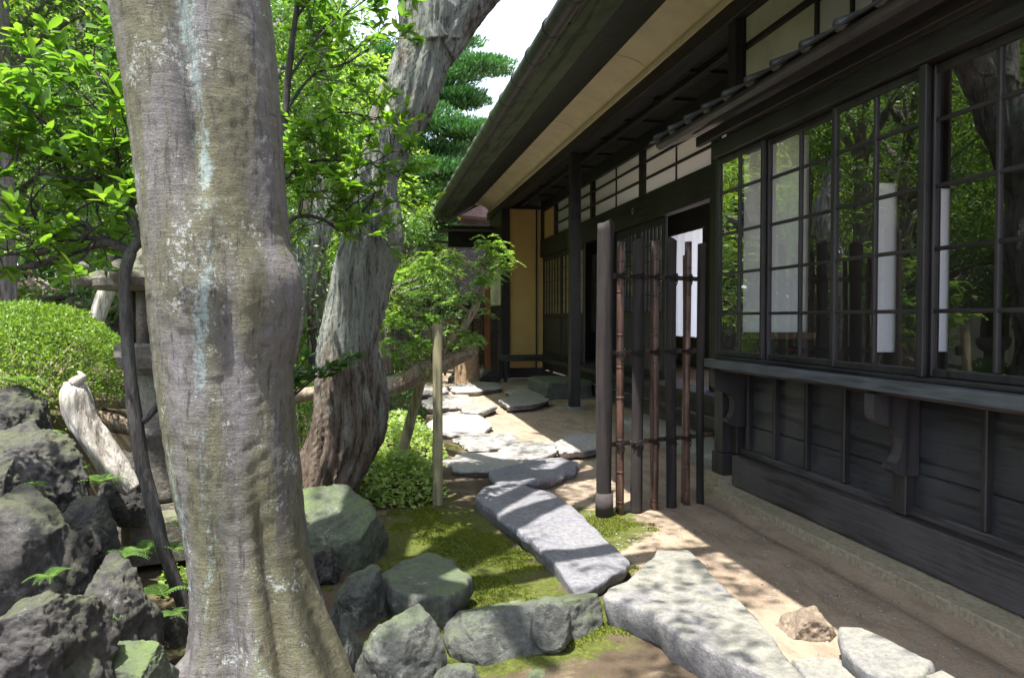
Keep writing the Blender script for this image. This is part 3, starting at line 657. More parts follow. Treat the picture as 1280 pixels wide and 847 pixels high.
# floor step and skirting
hb('floor_step', [((XD-.30, 5.75, .42), (XD+.1, 15.9, .50))], WY)
hb('skirting', [((XD-.10, 5.75, .02), (XD-.06, 15.9, .20)), ((XD-.10, 5.75, .225), (XD-.06, 15.9, .41))], WPL)
hb('inner_floor', [((XD+.1, HY0, .40), (5.6, 16.4, .49)), ((2.84, HY0, .42), (3.88, 5.7, .5))], wood('floor board', (.06, .04, .025), (.14, .09, .05), 'Y', .35))
def sdoor(y0, y1, kind):
    x = XD-.01+(.04 if kind == 'b' else 0)
    z0, z1 = .50, 2.63; zm = 1.35
    f = hb('sliding_door', [((x, y0, z0), (x+.035, y0+.07, z1)), ((x, y1-.07, z0), (x+.035, y1, z1)), ((x, y0+.07, z1-.10), (x+.035, y1-.07, z1)), ((x, y0+.07, z0), (x+.035, y1-.07, z0+.10)), ((x, y0+.07, zm-.05), (x+.035, y1-.07, zm+.05))], WZ)
    nb = 6; w_ = (y1-y0-.14)/nb
    hb('board_panel', [((x+.012, y0+.07+i*w_+.003, z0+.1), (x+.024, y0+.07+(i+1)*w_-.003, zm-.05)) for i in range(nb)], WPAN, f)
    if kind == 'h':
        hb('board_panel', [((x+.012, y0+.07+i*w_+.003, zm+.05), (x+.024, y0+.07+(i+1)*w_-.003, z1-.10)) for i in range(nb)], WPAN, f); return
    bars = [((x+.006, y0+.07+i*w_-.008, zm+.05), (x+.028, y0+.07+i*w_+.008, z1-.1)) for i in range(1, nb)]
    bars += [((x+.009, y0+.07, zz-.007), (x+.025, y1-.07, zz+.007)) for zz in np.linspace(zm+.05, z1-.1, 6)[1:-1]]
    hb('lattice', bars, WZ, f)
    if kind == 'b': pane(x+.031, y0+.07, y1-.07, zm+.05, z1-.1, f)
    else: hb('paper_pane', [((x+.03, y0+.07, zm+.05), (x+.033, y1-.07, z1-.1))], flat('tan paper', (.33, .25, .15), .9), f)
sdoor(13.2, 14.85, 'a'); sdoor(14.86, 16.45, 'a')
ya = atX(768, 400, XD).y; yb = atX(828, 400, XD).y
sdoor(yb, (ya+yb)/2-.01, 'b'); sdoor((ya+yb)/2+.01, ya, 'b')
hb('door_post', [((XD-.05, ya+.01, .5), (XD+.08, ya+.14, 2.63))], WZ)
hb('door_post', [((XD-.05, 7.86, .5), (XD+.08, 8.0, 2.63))], WZ)
# interior
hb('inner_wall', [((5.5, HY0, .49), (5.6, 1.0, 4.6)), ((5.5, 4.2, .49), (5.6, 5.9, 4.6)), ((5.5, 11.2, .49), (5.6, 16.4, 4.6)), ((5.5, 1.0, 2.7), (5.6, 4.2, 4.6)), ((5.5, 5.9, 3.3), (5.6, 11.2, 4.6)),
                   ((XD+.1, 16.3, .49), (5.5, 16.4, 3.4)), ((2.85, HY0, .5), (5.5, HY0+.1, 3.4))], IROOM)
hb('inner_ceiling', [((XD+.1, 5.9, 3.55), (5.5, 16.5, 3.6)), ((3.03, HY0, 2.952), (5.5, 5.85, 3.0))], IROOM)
EW = 5.78
def onEW(px, py): q = atY(px, py, EW); return q.x, q.z
xa, zt1 = onEW(931, 165); xb, zb1 = onEW(1011, 415); xc, zt2 = onEW(1099, 228); xd, zb2 = onEW(1121, 440); xe, zt3 = onEW(1177, 235); xf, _ = onEW(1187, 440)
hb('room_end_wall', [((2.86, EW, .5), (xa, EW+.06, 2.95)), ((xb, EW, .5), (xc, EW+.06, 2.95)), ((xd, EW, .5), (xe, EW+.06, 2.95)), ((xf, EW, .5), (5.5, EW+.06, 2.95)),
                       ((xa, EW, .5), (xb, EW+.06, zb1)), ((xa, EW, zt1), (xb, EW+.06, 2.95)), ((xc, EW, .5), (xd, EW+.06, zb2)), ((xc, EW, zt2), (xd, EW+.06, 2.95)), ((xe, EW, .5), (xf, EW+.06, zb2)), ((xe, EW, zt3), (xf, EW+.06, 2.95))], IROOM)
for u0, u1, v0, v1 in ((xa, xb, zb1, zt1), (xc, xd, zb2, zt2), (xe, xf, zb2, zt3)):
    m = MB(); m.add([(u0, EW+.02, v0), (u1, EW+.02, v0), (u1, EW+.02, v1), (u0, EW+.02, v1)], [(0, 1, 2, 3)]); m.build('paper_screen', CLOTH, house)
hb('inner_rail', [((xa-.05, EW-.03, zb1-.06), (xb+.05, EW-.002, zb1))], WBR)
for y in (1.5, 3.6): hb('inner_post', [((5.2, y-.06, .5), (5.32, y+.06, 2.95))], WZ)
def hanging(X, pxa, pxb, pyt, pyb, lab):
    a = atX(pxa, pyt, X); b = atX(pxb, pyt, X); y0, y1 = sorted((a.y, b.y)); zt = a.z; zb = atX(pxa, pyb, X).z
    m = MB(); n = 30; V = []; F = []
    for i in range(n+1):
        yy = y0+(y1-y0)*i/n; off = .008*math.sin(i*.9)+.004*math.sin(i*2.3)
        V += [(X+off, yy, zt), (X+off*1.5, yy, zb)]
        if i: k = 2*i; F.append((k-2, k, k+1, k-1))
    m.add(V, F, True); e = empty('hanging_cloth', (X, (y0+y1)/2, zb)); m.build('cloth', CLOTH, e)
    m = MB(); m.tube([(X, y0-.03, zt+.01), (X, y1+.03, zt+.01)], .012, 8); m.build('rod', WY, e)
    m = MB(); m.tube([(X, y0-.005, zb), (X, y1+.005, zb)], .010, 8); m.build('hem_bar', WBR, e)
    tag(e, lab, 'curtain', 'white cloths hanging inside the house')
hanging(4.6, 838, 878, 296, 420, 'white cloth in the dark doorway seen between the fence poles')
hanging(4.5, 739, 749, 318, 415, 'slim white cloth in the doorway right of the porch post')

# ------------------------------------------------ bench
p = atZ(629, 478, 0)
bx0, by0 = 3.06, 15.55
bench = tag(empty('bench', (bx0+.35, by0+.4, 0)), 'low dark slatted wooden bench against the ochre wall', 'bench')
bx0 = 2.72; bx1 = bx0+1.2; by1 = by0+.75
hb('seat', [((bx0, by0+i*.125, .49), (bx1-.1, by0+i*.125+.11, .525)) for i in range(6)], WBENCH, bench)
hb('apron', [((bx0+.03, by0+.02, .42), (bx1-.13, by0+.05, .488)), ((bx0+.03, by1-.06, .42), (bx1-.13, by1-.03, .488)), ((bx0+.03, by0+.05, .42), (bx0+.06, by1-.06, .488))], WBENCH, bench)
for x in (bx0+.03, bx1-.20):
    for y in (by0+.02, by1-.09): hb('leg', [((x+.002, y+.001, -.01), (x+.072, y+.061, .419))], WZ, bench)

# ------------------------------------------------ sleeve fence
fence = tag(empty('sleeve_fence', tuple(atZ(815, 640, 0))), 'dark sleeve fence of charred posts and smoked bamboo lashed with rope', 'fence')
FY0, FX0 = 5.35, atZ(757, 640, 0).x
A = atZ(757, 641, 0); Bp = Vector((2.64, 5.28, 0))     # runs from the front post to the house
def onf(px):                                           # point of the fence line seen at pixel column px
    d = ray(px, 450); ex, ey = Bp.x-A.x, Bp.y-A.y
    s = (d.y*A.x-d.x*A.y)/(d.x*ey-d.y*ex); return Vector((A.x+ex*s, A.y+ey*s, 0))
def zpx(P, py): d = ray(640, py); f = M3@Vector((0, 0, -1)); dep = (P-Vector((0, 0, CH))).dot(f); return CH+(398-py)*dep/960
def fpost(px, ytop, wpx, mat, name, off=0., bam=False, base=0.):
    P = onf(px); P = P+Vector((0, off, 0)); zt = zpx(P, ytop); r = wpx*ppx(P.y, px)/2; sd = px*.37
    m = MB(); n = 40
    if bam:
        pts, rad = [], []; nodes = [.04+k*.235+.03*math.sin(k*2.1+px) for k in range(10)]
        zs = sorted(set(list(np.linspace(-.03, zt, 24))+[q+e for q in nodes for e in (-.012, -.004, 0, .004, .012) if q+e < zt-.01]))
        for z in zs:
            dn = min(abs(z-q) for q in nodes); rad.append(r*(1.18 if dn < .003 else (.93 if dn < .006 else 1.))); pts.append((P.x+.004*math.sin(z*3+px), P.y, z))
        m.tube(pts, rad, 14)
    else:
        def dsp(D, L, rr, PP): return rr*(.09*fbm(np.column_stack([D[:, 0]*1.5, D[:, 1]*1.5, L*1.6+sd]), 3)+.05*fbm(np.column_stack([D[:, 0]*8, D[:, 1]*8, L*2+sd]), 2))
        pts = [(P.x+.006*math.sin(z*2+sd), P.y, z) for z in np.linspace(-.05, zt, n)]+[(P.x, P.y, zt+.008)]
        m.tube(pts, [r]*n+[r*.85], 20, dsp)
    return m.build(name, mat, fence), P, r, zt
po, P0, r0, z0 = fpost(756, 280, 20, WPOST, 'main_post')
m = MB(); m.tube([(P0.x, P0.y, -.02), (P0.x, P0.y, .14)], r0*1.12, 20); m.build('metal_sleeve', METAL, po)
mem = [(774, 303, 9, True), (795, 302, 14.5, False), (817, 302, 9.5, True), (837, 301, 13, False), (857, 303, 9, True), (874, 306, 10, False)]
rail_off = .0
for px, yt, wd, b in mem:
    fpost(px, yt, wd, BAM if b else WPOST, 'bamboo_pole' if b else 'charred_pole', -.025 if b else -.03, b)
for px, yt, wd, b in [(776, 312, 6, True), (800, 318, 6, True), (819, 312, 6, True), (841, 312, 6, True), (859, 320, 6, True)]:
    fpost(px, yt, wd, BAM, 'bamboo_pole', .045, True)
for py in (345, 441, 556):
    S, E = onf(758), onf(893 if py > 500 else 880); z = zpx(S, py)
    m = MB(); m.tube([(S.x, S.y+.012, z), ((S.x+E.x)/2, (S.y+E.y)/2+.012, z+.002), (E.x, E.y+.012, z-.002)], .016, 12, step=.05); rl = m.build('rail', BAM, fence)
    for px, yt, wd, b in mem[:5]:
        P = onf(px); rr = wd*ppx(P.y, px)/2+.006; y = P.y-.02
        m = MB(); 
        for dz in (-.014, -.004, .006, .015):
            sgn = 1 if dz > 0 else -1
            m.tube([(P.x+rr*1.0*math.cos(a), y+.0+(rr+.012)*math.sin(a), z+dz+sgn*.012*math.cos(a)) for a in np.linspace(0, 2*math.pi, 17)], .0042, 6, cap=False)
        m.tube([(P.x-rr, y-rr, z+.01), (P.x+rr*.3, y-rr-.012, z), (P.x+rr*.6, y-rr-.01, z-.03), (P.x+rr*.4, y-rr, z-.06)], .0035, 5, step=.01)
        m.tube([(P.x+rr, y-rr, z+.01), (P.x-rr*.1, y-rr-.014, z+.002), (P.x-rr*.5, y-rr-.01, z-.025)], .0035, 5, step=.01)
        m.build('rope_tie', ROPE, rl)

# ------------------------------------------------ foliage helpers
RS = np.random.RandomState(11)
LEAF6 = np.array([(0, 0, 0), (.30, .19, .05), (.68, .21, .03), (1, 0, -.06), (.68, -.21, .03), (.30, -.19, .05), (.5, 0, -.02)])
F6 = np.array([(0, 1, 2, 6), (6, 2, 3, 3), (0, 6, 4, 5), (6, 3, 4, 4)])
def frames(dirs, ups):
    d = dirs/(np.linalg.norm(dirs, axis=1)[:, None]+1e-9); s = np.cross(ups, d); s /= np.linalg.norm(s, axis=1)[:, None]+1e-9
    n = np.cross(d, s); return d, s, n
def leafmesh(P, D, U, size, wid=1., fine=False):
    d, s, n = frames(D, U); size = np.broadcast_to(size, (len(P),))
    if fine: T = LEAF6; F = np.array([(0, 1, 6), (1, 2, 6), (2, 3, 6), (0, 6, 5), (6, 4, 5), (6, 3, 4)])
    else: T = np.array([(0, 0, 0), (.45, .24, .04), (1, 0, -.04), (.45, -.24, .04)]); F = np.array([(0, 1, 2, 3)])
    T = T*np.array([1, wid, 1])
    V = P[:, None, :]+size[:, None, None]*(T[None, :, 0:1]*d[:, None, :]+T[None, :, 1:2]*s[:, None, :]+T[None, :, 2:3]*n[:, None, :])
    k = len(T); Fa = (F[None]+(np.arange(len(P))*k)[:, None, None]).reshape(-1, F.shape[1])
    return V.reshape(-1, 3), Fa
def leaves(name, P, D, U, size, mat, parent=None, wid=1., fine=False, origin=None):
    V, F = leafmesh(np.asarray(P), np.asarray(D), np.asarray(U), size, wid, fine); return mkobj(name, V, F, mat, parent, origin)
def clumps(C, rad, n, flat_=.6, seed=0, shell=.55, upb=.8):
    """n leaves around each clump centre C, lying mostly outside of the clump"""
    rs = np.random.RandomState(seed); C = np.asarray(C, float); rad = np.broadcast_to(rad, (len(C),))
    idx = np.repeat(np.arange(len(C)), n); u = rs.normal(size=(len(idx), 3)); u /= np.linalg.norm(u, axis=1)[:, None]
    r = shell+(1-shell)*rs.rand(len(idx))
    r *= 1+.35*vn(u*2.2+idx[:, None]*3.1)
    P = C[idx]+u*(r*rad[idx])[:, None]*np.array([1, 1, flat_])
    D = u*np.array([1, 1, .35])+rs.normal(size=P.shape)*.55; D[:, 2] -= .15
    U = np.array([0, 0, upb])+u*.5+rs.normal(size=P.shape)*.45
    return P, D, U
def twig(m, p, d, L, r, rs, depth, tips, spread=.7, up=.15, n=3, minr=.0022):
    pts = [p]; dd = d.normalized(); k = 5
    for i in range(k):
        dd = (dd+Vector(rs.normal(size=3))*.16+Vector((0, 0, up*.2))).normalized(); pts.append(pts[-1]+dd*L/k)
    rad = [max(minr, r*(1-.5*i/k)) for i in range(k+1)]
    m.tube(pts, rad, 7 if r > .006 else 5, cap=False)
    if depth == 0: tips.append((pts[-1], dd)); tips.append((pts[3], dd)); return
    for j in range(n):
        q = pts[rs.randint(2, k+1)] if j else pts[-1]
        nd = (dd+Vector(rs.normal(size=3))*spread*(1 if j else .5)); nd.z = nd.z*.7+up; twig(m, q, nd, L*rs.uniform(.6, .85), r*.62, rs, depth-1, tips, spread, up, n, minr)
def rosette(tips, k, size, rs, spread=.9):
    P, D, U, S = [], [], [], []
    for p, d in tips:
        for i in range(k):
            a = rs.normal(size=3)*spread; P.append(tuple(p-d*rs.uniform(0, .05))); v = np.array(d)+a; v[2] = v[2]*.5+.05
            D.append(v); U.append((0+rs.normal()*.35, rs.normal()*.35, 1)); S.append(size*rs.uniform(.6, 1.15))
    return np.array(P), np.array(D), np.array(U), np.array(S)

# ------------------------------------------------ big grey trunk (front)
def pxpath(rows, Y):
    pts, rad = [], []
    for xl, xr, y, *dy in rows:
        YY = Y+(dy[0] if dy else 0.); pts.append(tuple(atY((xl+xr)/2, y, YY))); rad.append((xr-xl)/2*ppx(YY, (xl+xr)/2))
    return pts, rad
YT = 2.85
bt = tag(empty('tree', tuple(atY(330, 900, YT))), 'massive smooth grey tree with pale blue lichen streaks, its trunk filling the left foreground', 'tree')
rows = [(216, 448, 930), (236, 428, 860), (246, 408, 800), (246, 392, 740), (237, 381, 670), (222, 375, 600), (211, 368, 530), (202, 364, 460), (196, 370, 405), (192, 373, 362), (188, 362, 320), (183, 357, 270), (176, 352, 210), (167, 347, 140), (156, 340, 70), (144, 332, 0), (125, 326, -90), (95, 322, -220), (60, 330, -380, .1), (20, 340, -560, .2)]
pts, rad = pxpath(rows, YT)
def gauss(x, s): return np.exp(-(x/s)**2)
def dA(D, L, r, P):
    ang = np.arctan2(D[:, 1], D[:, 0]); z = P[:, 2]        # angle in world XY ; -pi/2 faces the camera
    da = lambda c: np.abs((ang-c+math.pi) % (2*math.pi)-math.pi)
    out = r*.035*fbm(np.column_stack([D[:, 0]*1.5, D[:, 1]*1.5, z*1.1]), 2)
    c = -math.pi/2
    # seam between the two fused stems, front, running down to about eye height
    seam = c-.22+.10*(z-1.6)*.0
    out -= r*.26*gauss(da(c-.02-.05*np.sin(z*3)), .13)*sstep(1.60, 1.9, z)
    out += r*.05*gauss(da(c-.55), .4)*sstep(1.3, 1.8, z)
    # healed knob below the seam
    out += r*.10*gauss(da(c-.20), .28)*gauss(z-1.50, .16)
    out -= r*.08*gauss(da(c+.22), .16)*gauss(z-1.3, .4)
    # bulge on the right side
    out += r*.05*gauss(da(.0-.35), .35)*gauss(z-1.36, .16)
    # root flares
    fl = sstep(.75, -.05, z)
    for a, wd, am in ((c-.75, .30, .26), (c+.10, .2, .24), (c+.75, .25, .22), (c-1.5, .3, .16), (c+1.55, .3, .14), (c+2.4, .3, .3), (c-2.4, .3, .3)):
        out += r*am*gauss(da(a), wd)*fl**1.5
    for a, wd, am in ((c-.30, .12, .14), (c+.42, .12, .16)): out -= r*am*gauss(da(a), wd)*sstep(.95, .35, z)
    out += r*.012*(1-np.abs(fbm(np.column_stack([D[:, 0]*2.2, D[:, 1]*2.2, z*24+.8*np.sin(ang*3)]), 3)))*(.4+.6*sstep(1.9, .6, z))
    out += r*.006*fbm(np.column_stack([D[:, 0]*9, D[:, 1]*9, z*22]), 3)
    return out
m = MB(); m.tube(pts, rad, 220, dA, step=.011); trunk = m.build('trunk', BARKA, bt)
co = np.empty(len(trunk.data.vertices)*3); trunk.data.vertices.foreach_get('co', co); co = co.reshape(-1, 3)+np.array(wloc(bt))
PC = np.array(pts); zz = co[:, 2]; o_ = np.argsort(PC[:, 2]); cx = np.interp(zz, PC[o_, 2], PC[o_, 0]); cy = np.interp(zz, PC[o_, 2], PC[o_, 1])
an = np.arctan2(co[:, 1]-cy, co[:, 0]-cx); dd_ = lambda a: np.abs((an-a+math.pi) % (2*math.pi)-math.pi); c0_ = -math.pi/2
li = gauss(dd_(c0_+.12-.35*sstep(1.6, 1.2, zz)), .2)*sstep(.85, 1.2, zz)+.9*gauss(dd_(c0_-1.05), .22)*sstep(.25, .7, zz)+.6*gauss(dd_(c0_+.1), .1)*sstep(.55, .3, zz)+.5*gauss(dd_(c0_-2.2), .3)
at_ = trunk.data.attributes.new('lichen', 'FLOAT', 'POINT'); at_.data.foreach_set('value', li.astype(np.float32))
# exposed root
m = MB(); a = atY(262, 815, 2.75); m.tube([a+Vector((.06, 0, .05)), a+Vector((-.08, -.03, -.07)), a+Vector((-.22, -.1, -.16)), a+Vector((-.36, -.2, -.22))], [.07, .05, .035, .02], 16, step=.02); m.build('root', BARKA, trunk)
rs = np.random.RandomState(5); tips = []
m = MB(); top = Vector(pts[-1]); lims = []
top2 = Vector(pts[-2])
for tx, ty, tz, r in ((-2.3, 3.2, 6.4, .10), (-1.0, 5.6, 6.6, .12), (.6, 4.4, 6.2, .12), (1.6, 3.0, 6.0, .09), (-.6, 1.5, 6.4, .1), (.9, 5.9, 6.8, .09)):
    e = Vector((tx, ty, tz)); mid = (top2+e)/2+Vector((0, 0, .35)); m.tube([top2-Vector((0, 0, .3)), mid, e], [r*1.4, r, r*.4], 12, step=.15); lims.append((top2, mid, e))
m.build('limb', BARKA, bt)
# crown high above the frame: it throws the dappled shade
def crown_over(n, ctr, ext, rad, per, size, seed, parent, mat=LF_CAN, name='crown'):
    r_ = np.random.RandomState(seed); C = (r_.rand(n, 3)-.5)*2; C = C[np.linalg.norm(C, axis=1) < 1.15]
    C = np.array(ctr)+C*np.array(ext)
    # stay above the picture's top edge and clear of the sunlit sand strip
    C = C[C[:, 2] > 1.3+.47*np.maximum(C[:, 1], 2)+.5]
    P, D, U = clumps(C, r_.uniform(.6, 1., len(C))*rad, per, .55, seed)
    return leaves(name, P, D, U, size*r_.uniform(.7, 1.1, len(P)), mat, parent)
crown_over(125, (-.9, 2.3, 6.0), (3.0, 3.0, 1.4), .27, 48, .08, 3, bt)

# ------------------------------------------------ gnarled tree
YG = 5.35
gt_ = tag(empty('tree', tuple(atY(425, 640, YG))), 'gnarled twisting tree with deeply furrowed bark and red brown base behind the big trunk', 'tree')
rows = [(346, 452, 680), (358, 440, 640), (366, 446, 600), (378, 470, 560), (386, 486, 520), (392, 484, 475), (396, 476, 430), (408, 484, 380), (414, 492, 340), (424, 505, 300), (434, 502, 262), (446, 498, 225), (455, 512, 190), (462, 530, 155), (478, 550, 115), (492, 566, 75), (500, 580, 40), (505, 590, 12)]
pts, rad = pxpath(rows, YG); rad = [q*.86 for q in rad]
def dB(D, L, r, P):
    ang = np.arctan2(D[:, 1], D[:, 0]); tw = ang+P[:, 2]*.9
    q = np.column_stack([np.cos(tw)*3.3, np.sin(tw)*3.3, P[:, 2]*.9]); q2 = np.column_stack([np.cos(tw)*9, np.sin(tw)*9, P[:, 2]*1.6])
    return r*(.13*fbm(q*.6, 2)+.09*(1-2*np.abs(fbm(q, 3)))+.05*(1-2*np.abs(fbm(q2, 3)))+.35*sstep(.45, -.1, P[:, 2])*np.abs(np.sin(ang*2.5+.4)))
m = MB(); m.tube(pts, rad, 130, dB, step=.016); gtr = m.build('trunk', BARKB, gt_)
f0 = Vector(pts[-2])
pa, ra = pxpath([(502, 578, 62), (500, 560, 20), (497, 545, -30), (490, 530, -100), (470, 515, -200, .3)], YG)
pb, rb = pxpath([(512, 574, 58), (543, 594, 28), (572, 616, 0), (600, 642, -30), (650, 690, -90, .2), (700, 735, -160, .5)], YG)
for a_, b_ in ((pa, ra), (pb, rb)):
    m = MB(); m.tube(a_, b_, 80, dB, step=.016); m.build('limb', BARKB, gt_)
m = MB()
for tx, ty, tz in ((-1.2, 7.0, 6.2), (.6, 7.4, 6.4), (1.4, 5.3, 5.6), (.2, 4.2, 6.0)):
    s_ = Vector(pa[-1]) if tx < .3 else Vector(pb[-1]); e = Vector((tx, ty, tz)); m.tube([s_-Vector((0, 0, .2)), (s_+e)/2+Vector((0, 0, .2)), e], [.12, .08, .03], 10, step=.15)
m.build('limb', BARKB, gt_)
crown_over(70, (-.5, 5.6, 6.6), (1.9, 1.5, 1.1), .26, 44, .075, 4, gt_)

# ------------------------------------------------ slender dark tree with glossy leaves
sl_ = tag(empty('tree', tuple(atY(243, 790, 3.2))), 'slender dark speckled tree with glossy leaves, leaning left of the big trunk', 'tree')
def pxt(lst, Y): return [tuple(atY(x, y, Y+(d[0] if d else 0.))) for x, y, *d in lst]
mm = MB()
def dS(D, L, r, P): return r*.10*fbm(np.column_stack([D*2, L*9])[:, [0, 1, 3]], 3)
mm.tube(pxt([(252, 812), (240, 780), (222, 735), (203, 680), (190, 630), (177, 575), (170, 530), (163, 470), (158, 410), (155, 350), (163, 315)], 3.2), [.030, .029, .027, .026, .026, .027, .028, .023, .022, .021, .023], 20, dS, step=.02)
mm.tube(pxt([(170, 530), (185, 522), (200, 505), (225, 500, .2)], 3.2), [.015, .013, .012, .01], 10, dS, step=.03)
strunk = mm.build('trunk', BARKD, sl_)
mm = MB(); tips = []
br = [([(163, 318), (140, 303), (100, 312), (50, 330), (0, 338), (-60, 345)], .019), ([(160, 312), (120, 298), (70, 300), (30, 290), (-20, 270)], .011), ([(160, 318), (175, 300), (190, 285), (215, 270, .3), (260, 250, .6)], .022),
      ([(178, 300), (150, 260), (120, 225), (95, 180), (70, 130)], .010), ([(172, 300), (165, 255), (150, 215), (140, 160), (120, 90)], .010),
      ([(182, 292), (180, 240), (172, 190), (160, 120)], .008),
      ([(95, 180), (50, 150), (10, 130)], .007), ([(120, 225), (70, 220), (20, 210)], .007), ([(70, 300), (40, 250), (-10, 230)], .007), ([(140, 303, .0), (90, 270), (40, 262)], .007)]
rs = np.random.RandomState(21)
for lst, r in br:
    P = pxt(lst, 3.2); mm.tube(P, np.linspace(r, r*.4, len(P)), 10, dS, step=.03)
    for k in range(1, len(P)):
        if lst[0][1] > 500 or lst[k][1] > 332: continue
        if lst[0] == (160, 318) and k < 3: continue
        for j in range(2):
            d = Vector(rs.normal(size=3))*.6+Vector((-.2, 0, .45)); twig(mm, Vector(P[k]), d, .20, .0045, rs, 1, tips, .8, .15, 3, .0015)
mm.build('branch', BARKD, sl_)
P, D, U, S = rosette(tips, 7, .076, rs); leaves('crown', P, D, U, S, LF_NEAR, sl_, .95, True)
print('slender leaves', len(P))

# right-hand leafy branches showing between the two trunks
rt = tag(empty('tree', (-.75, 4.9, hg(-.75, 4.9))), 'dark twiggy broadleaf tree spreading behind the big trunk towards the gnarled tree', 'tree')
mm = MB(); tips = []; rs = np.random.RandomState(22)
main = pxt([(300, 610), (305, 480), (320, 360), (345, 290), (352, 200), (360, 100), (372, 0)], 4.7)
mm.tube(main, [.05, .045, .04, .03, .025, .02, .015], 12, dS, step=.04)
for lst, r in [([(345, 290), (375, 270), (405, 275), (430, 290), (450, 270), (470, 240)], .014), ([(350, 230), (380, 205), (420, 200), (460, 205), (490, 190)], .010), ([(352, 200), (390, 160), (430, 140), (470, 150)], .009),
               ([(356, 140), (390, 95), (430, 80), (465, 60)], .010), ([(360, 100), (395, 50), (430, 20), (470, -10)], .009), ([(372, 20), (400, -20), (420, -60)], .009), ([(352, 210), (385, 240), (420, 235), (455, 245)], .007), ([(350, 250), (370, 225), (395, 225)], .006)]:
    P = pxt(lst, 4.7); mm.tube(P, np.linspace(r, r*.35, len(P)), 8, dS, step=.04)
    for k in range(1, len(P)):
        for j in range(3): twig(mm, Vector(P[k]), Vector(rs.normal(size=3))*.6+Vector((.15, -.1, .3)), .22, .004, rs, 1, tips, .8, .12, 3, .0016)
mm.build('trunk', BARKD, rt)
P, D, U, S = rosette(tips, 6, .082, rs); px_ok = P[:, 0] > -9
leaves('crown', P, D, U, S, LF_NEAR, rt, .95, True)
# low evergreen sprig in front of the gnarled trunk
sp = tag(empty('shrub', tuple(atZ(372, 640, .05))), 'small glossy evergreen sprig hanging in front of the gnarled trunk', 'shrub')
mm = MB(); tips = []
base = atY(340, 520, 4.9)
for q in ((380, 470), (400, 460), (425, 455), (440, 450), (390, 445), (372, 480), (455, 440)):
    e = atY(q[0]-6, q[1], 4.9+rs.uniform(-.12, .1)); mm.tube([base, (base+e)/2+Vector((0, 0, .04)), e], [.008, .005, .003], 6, step=.05)
    for j in range(3): tips.append((e-(e-base)*rs.uniform(0, .35), (e-base).normalized()))
mm.tube([base, base+Vector((-.05, .05, -.55)), Vector((base.x-.1, base.y+.1, hg(base.x-.1, base.y+.1)-.03))], [.009, .012, .014], 8, step=.05)
mm.build('branch', BARKD, sp); P, D, U, S = rosette(tips, 9, .085, rs, .8); leaves('foliage', P, D, U, S, LF_DRK, sp, .9, True)

# ------------------------------------------------ bleached log, fallen logs, props
def dL(D, L, r, P): return r*(.22*fbm(np.column_stack([D[:, 0]*1.4, D[:, 2]*1.4, L*4]), 3)+.10*(1-2*np.abs(fbm(np.column_stack([D[:, 0]*5, D[:, 2]*5, L*3]), 3))))
m = MB(); P_, r_ = pxpath([(76, 104, 476), (70, 116, 492), (82, 130, 530), (105, 152, 565), (128, 170, 592), (150, 182, 612)], 3.85); m.tube([tuple(q) for q in P_], [x*.72 for x in r_], 60, dL, step=.01)
m.tube(pxt([(92, 480), (103, 470), (97, 464)], 3.83), [.03, .018, .004], 12, step=.01)
tag(m.build('log', BARKL, None, tuple(atY(160, 610, 3.85))), 'bleached silvery driftwood log leaning on the rocks left of the lantern', 'log')
for k, (lst, r, lab) in enumerate([([(118, 462), (160, 478), (205, 496), (230, 505)], .045, 'pale fallen log lying highest behind the bleached driftwood'),
                    ([(115, 498), (160, 500), (215, 520)], .045, 'brown fallen log in the middle of the stack behind the driftwood'),
                    ([(118, 520), (150, 528), (205, 545)], .05, 'dark fallen log lowest in the stack behind the driftwood')]):
    m = MB(); m.tube(pxt(lst, 4.9), [r*1.1]*(len(lst)-1)+[r*.8], 24, dL, step=.03); tag(m.build('log', BARKJ), lab, 'log', 'logs behind the driftwood')
m = MB(); m.tube(pxt([(112, 425), (130, 375), (148, 318)], 5.6), .05, 20, dL, step=.05); pp = m.build('prop_pole', BARKL)
tag(pp, 'thick pale prop pole leaning behind the slender tree', 'pole')
m = MB(); a = atY(146, 326, 5.6); m.tube([a-Vector((.02, 0, .05)), a+Vector((.015, 0, .05))], .058, 16, step=.01); m.build('wrap', ROPE, pp)

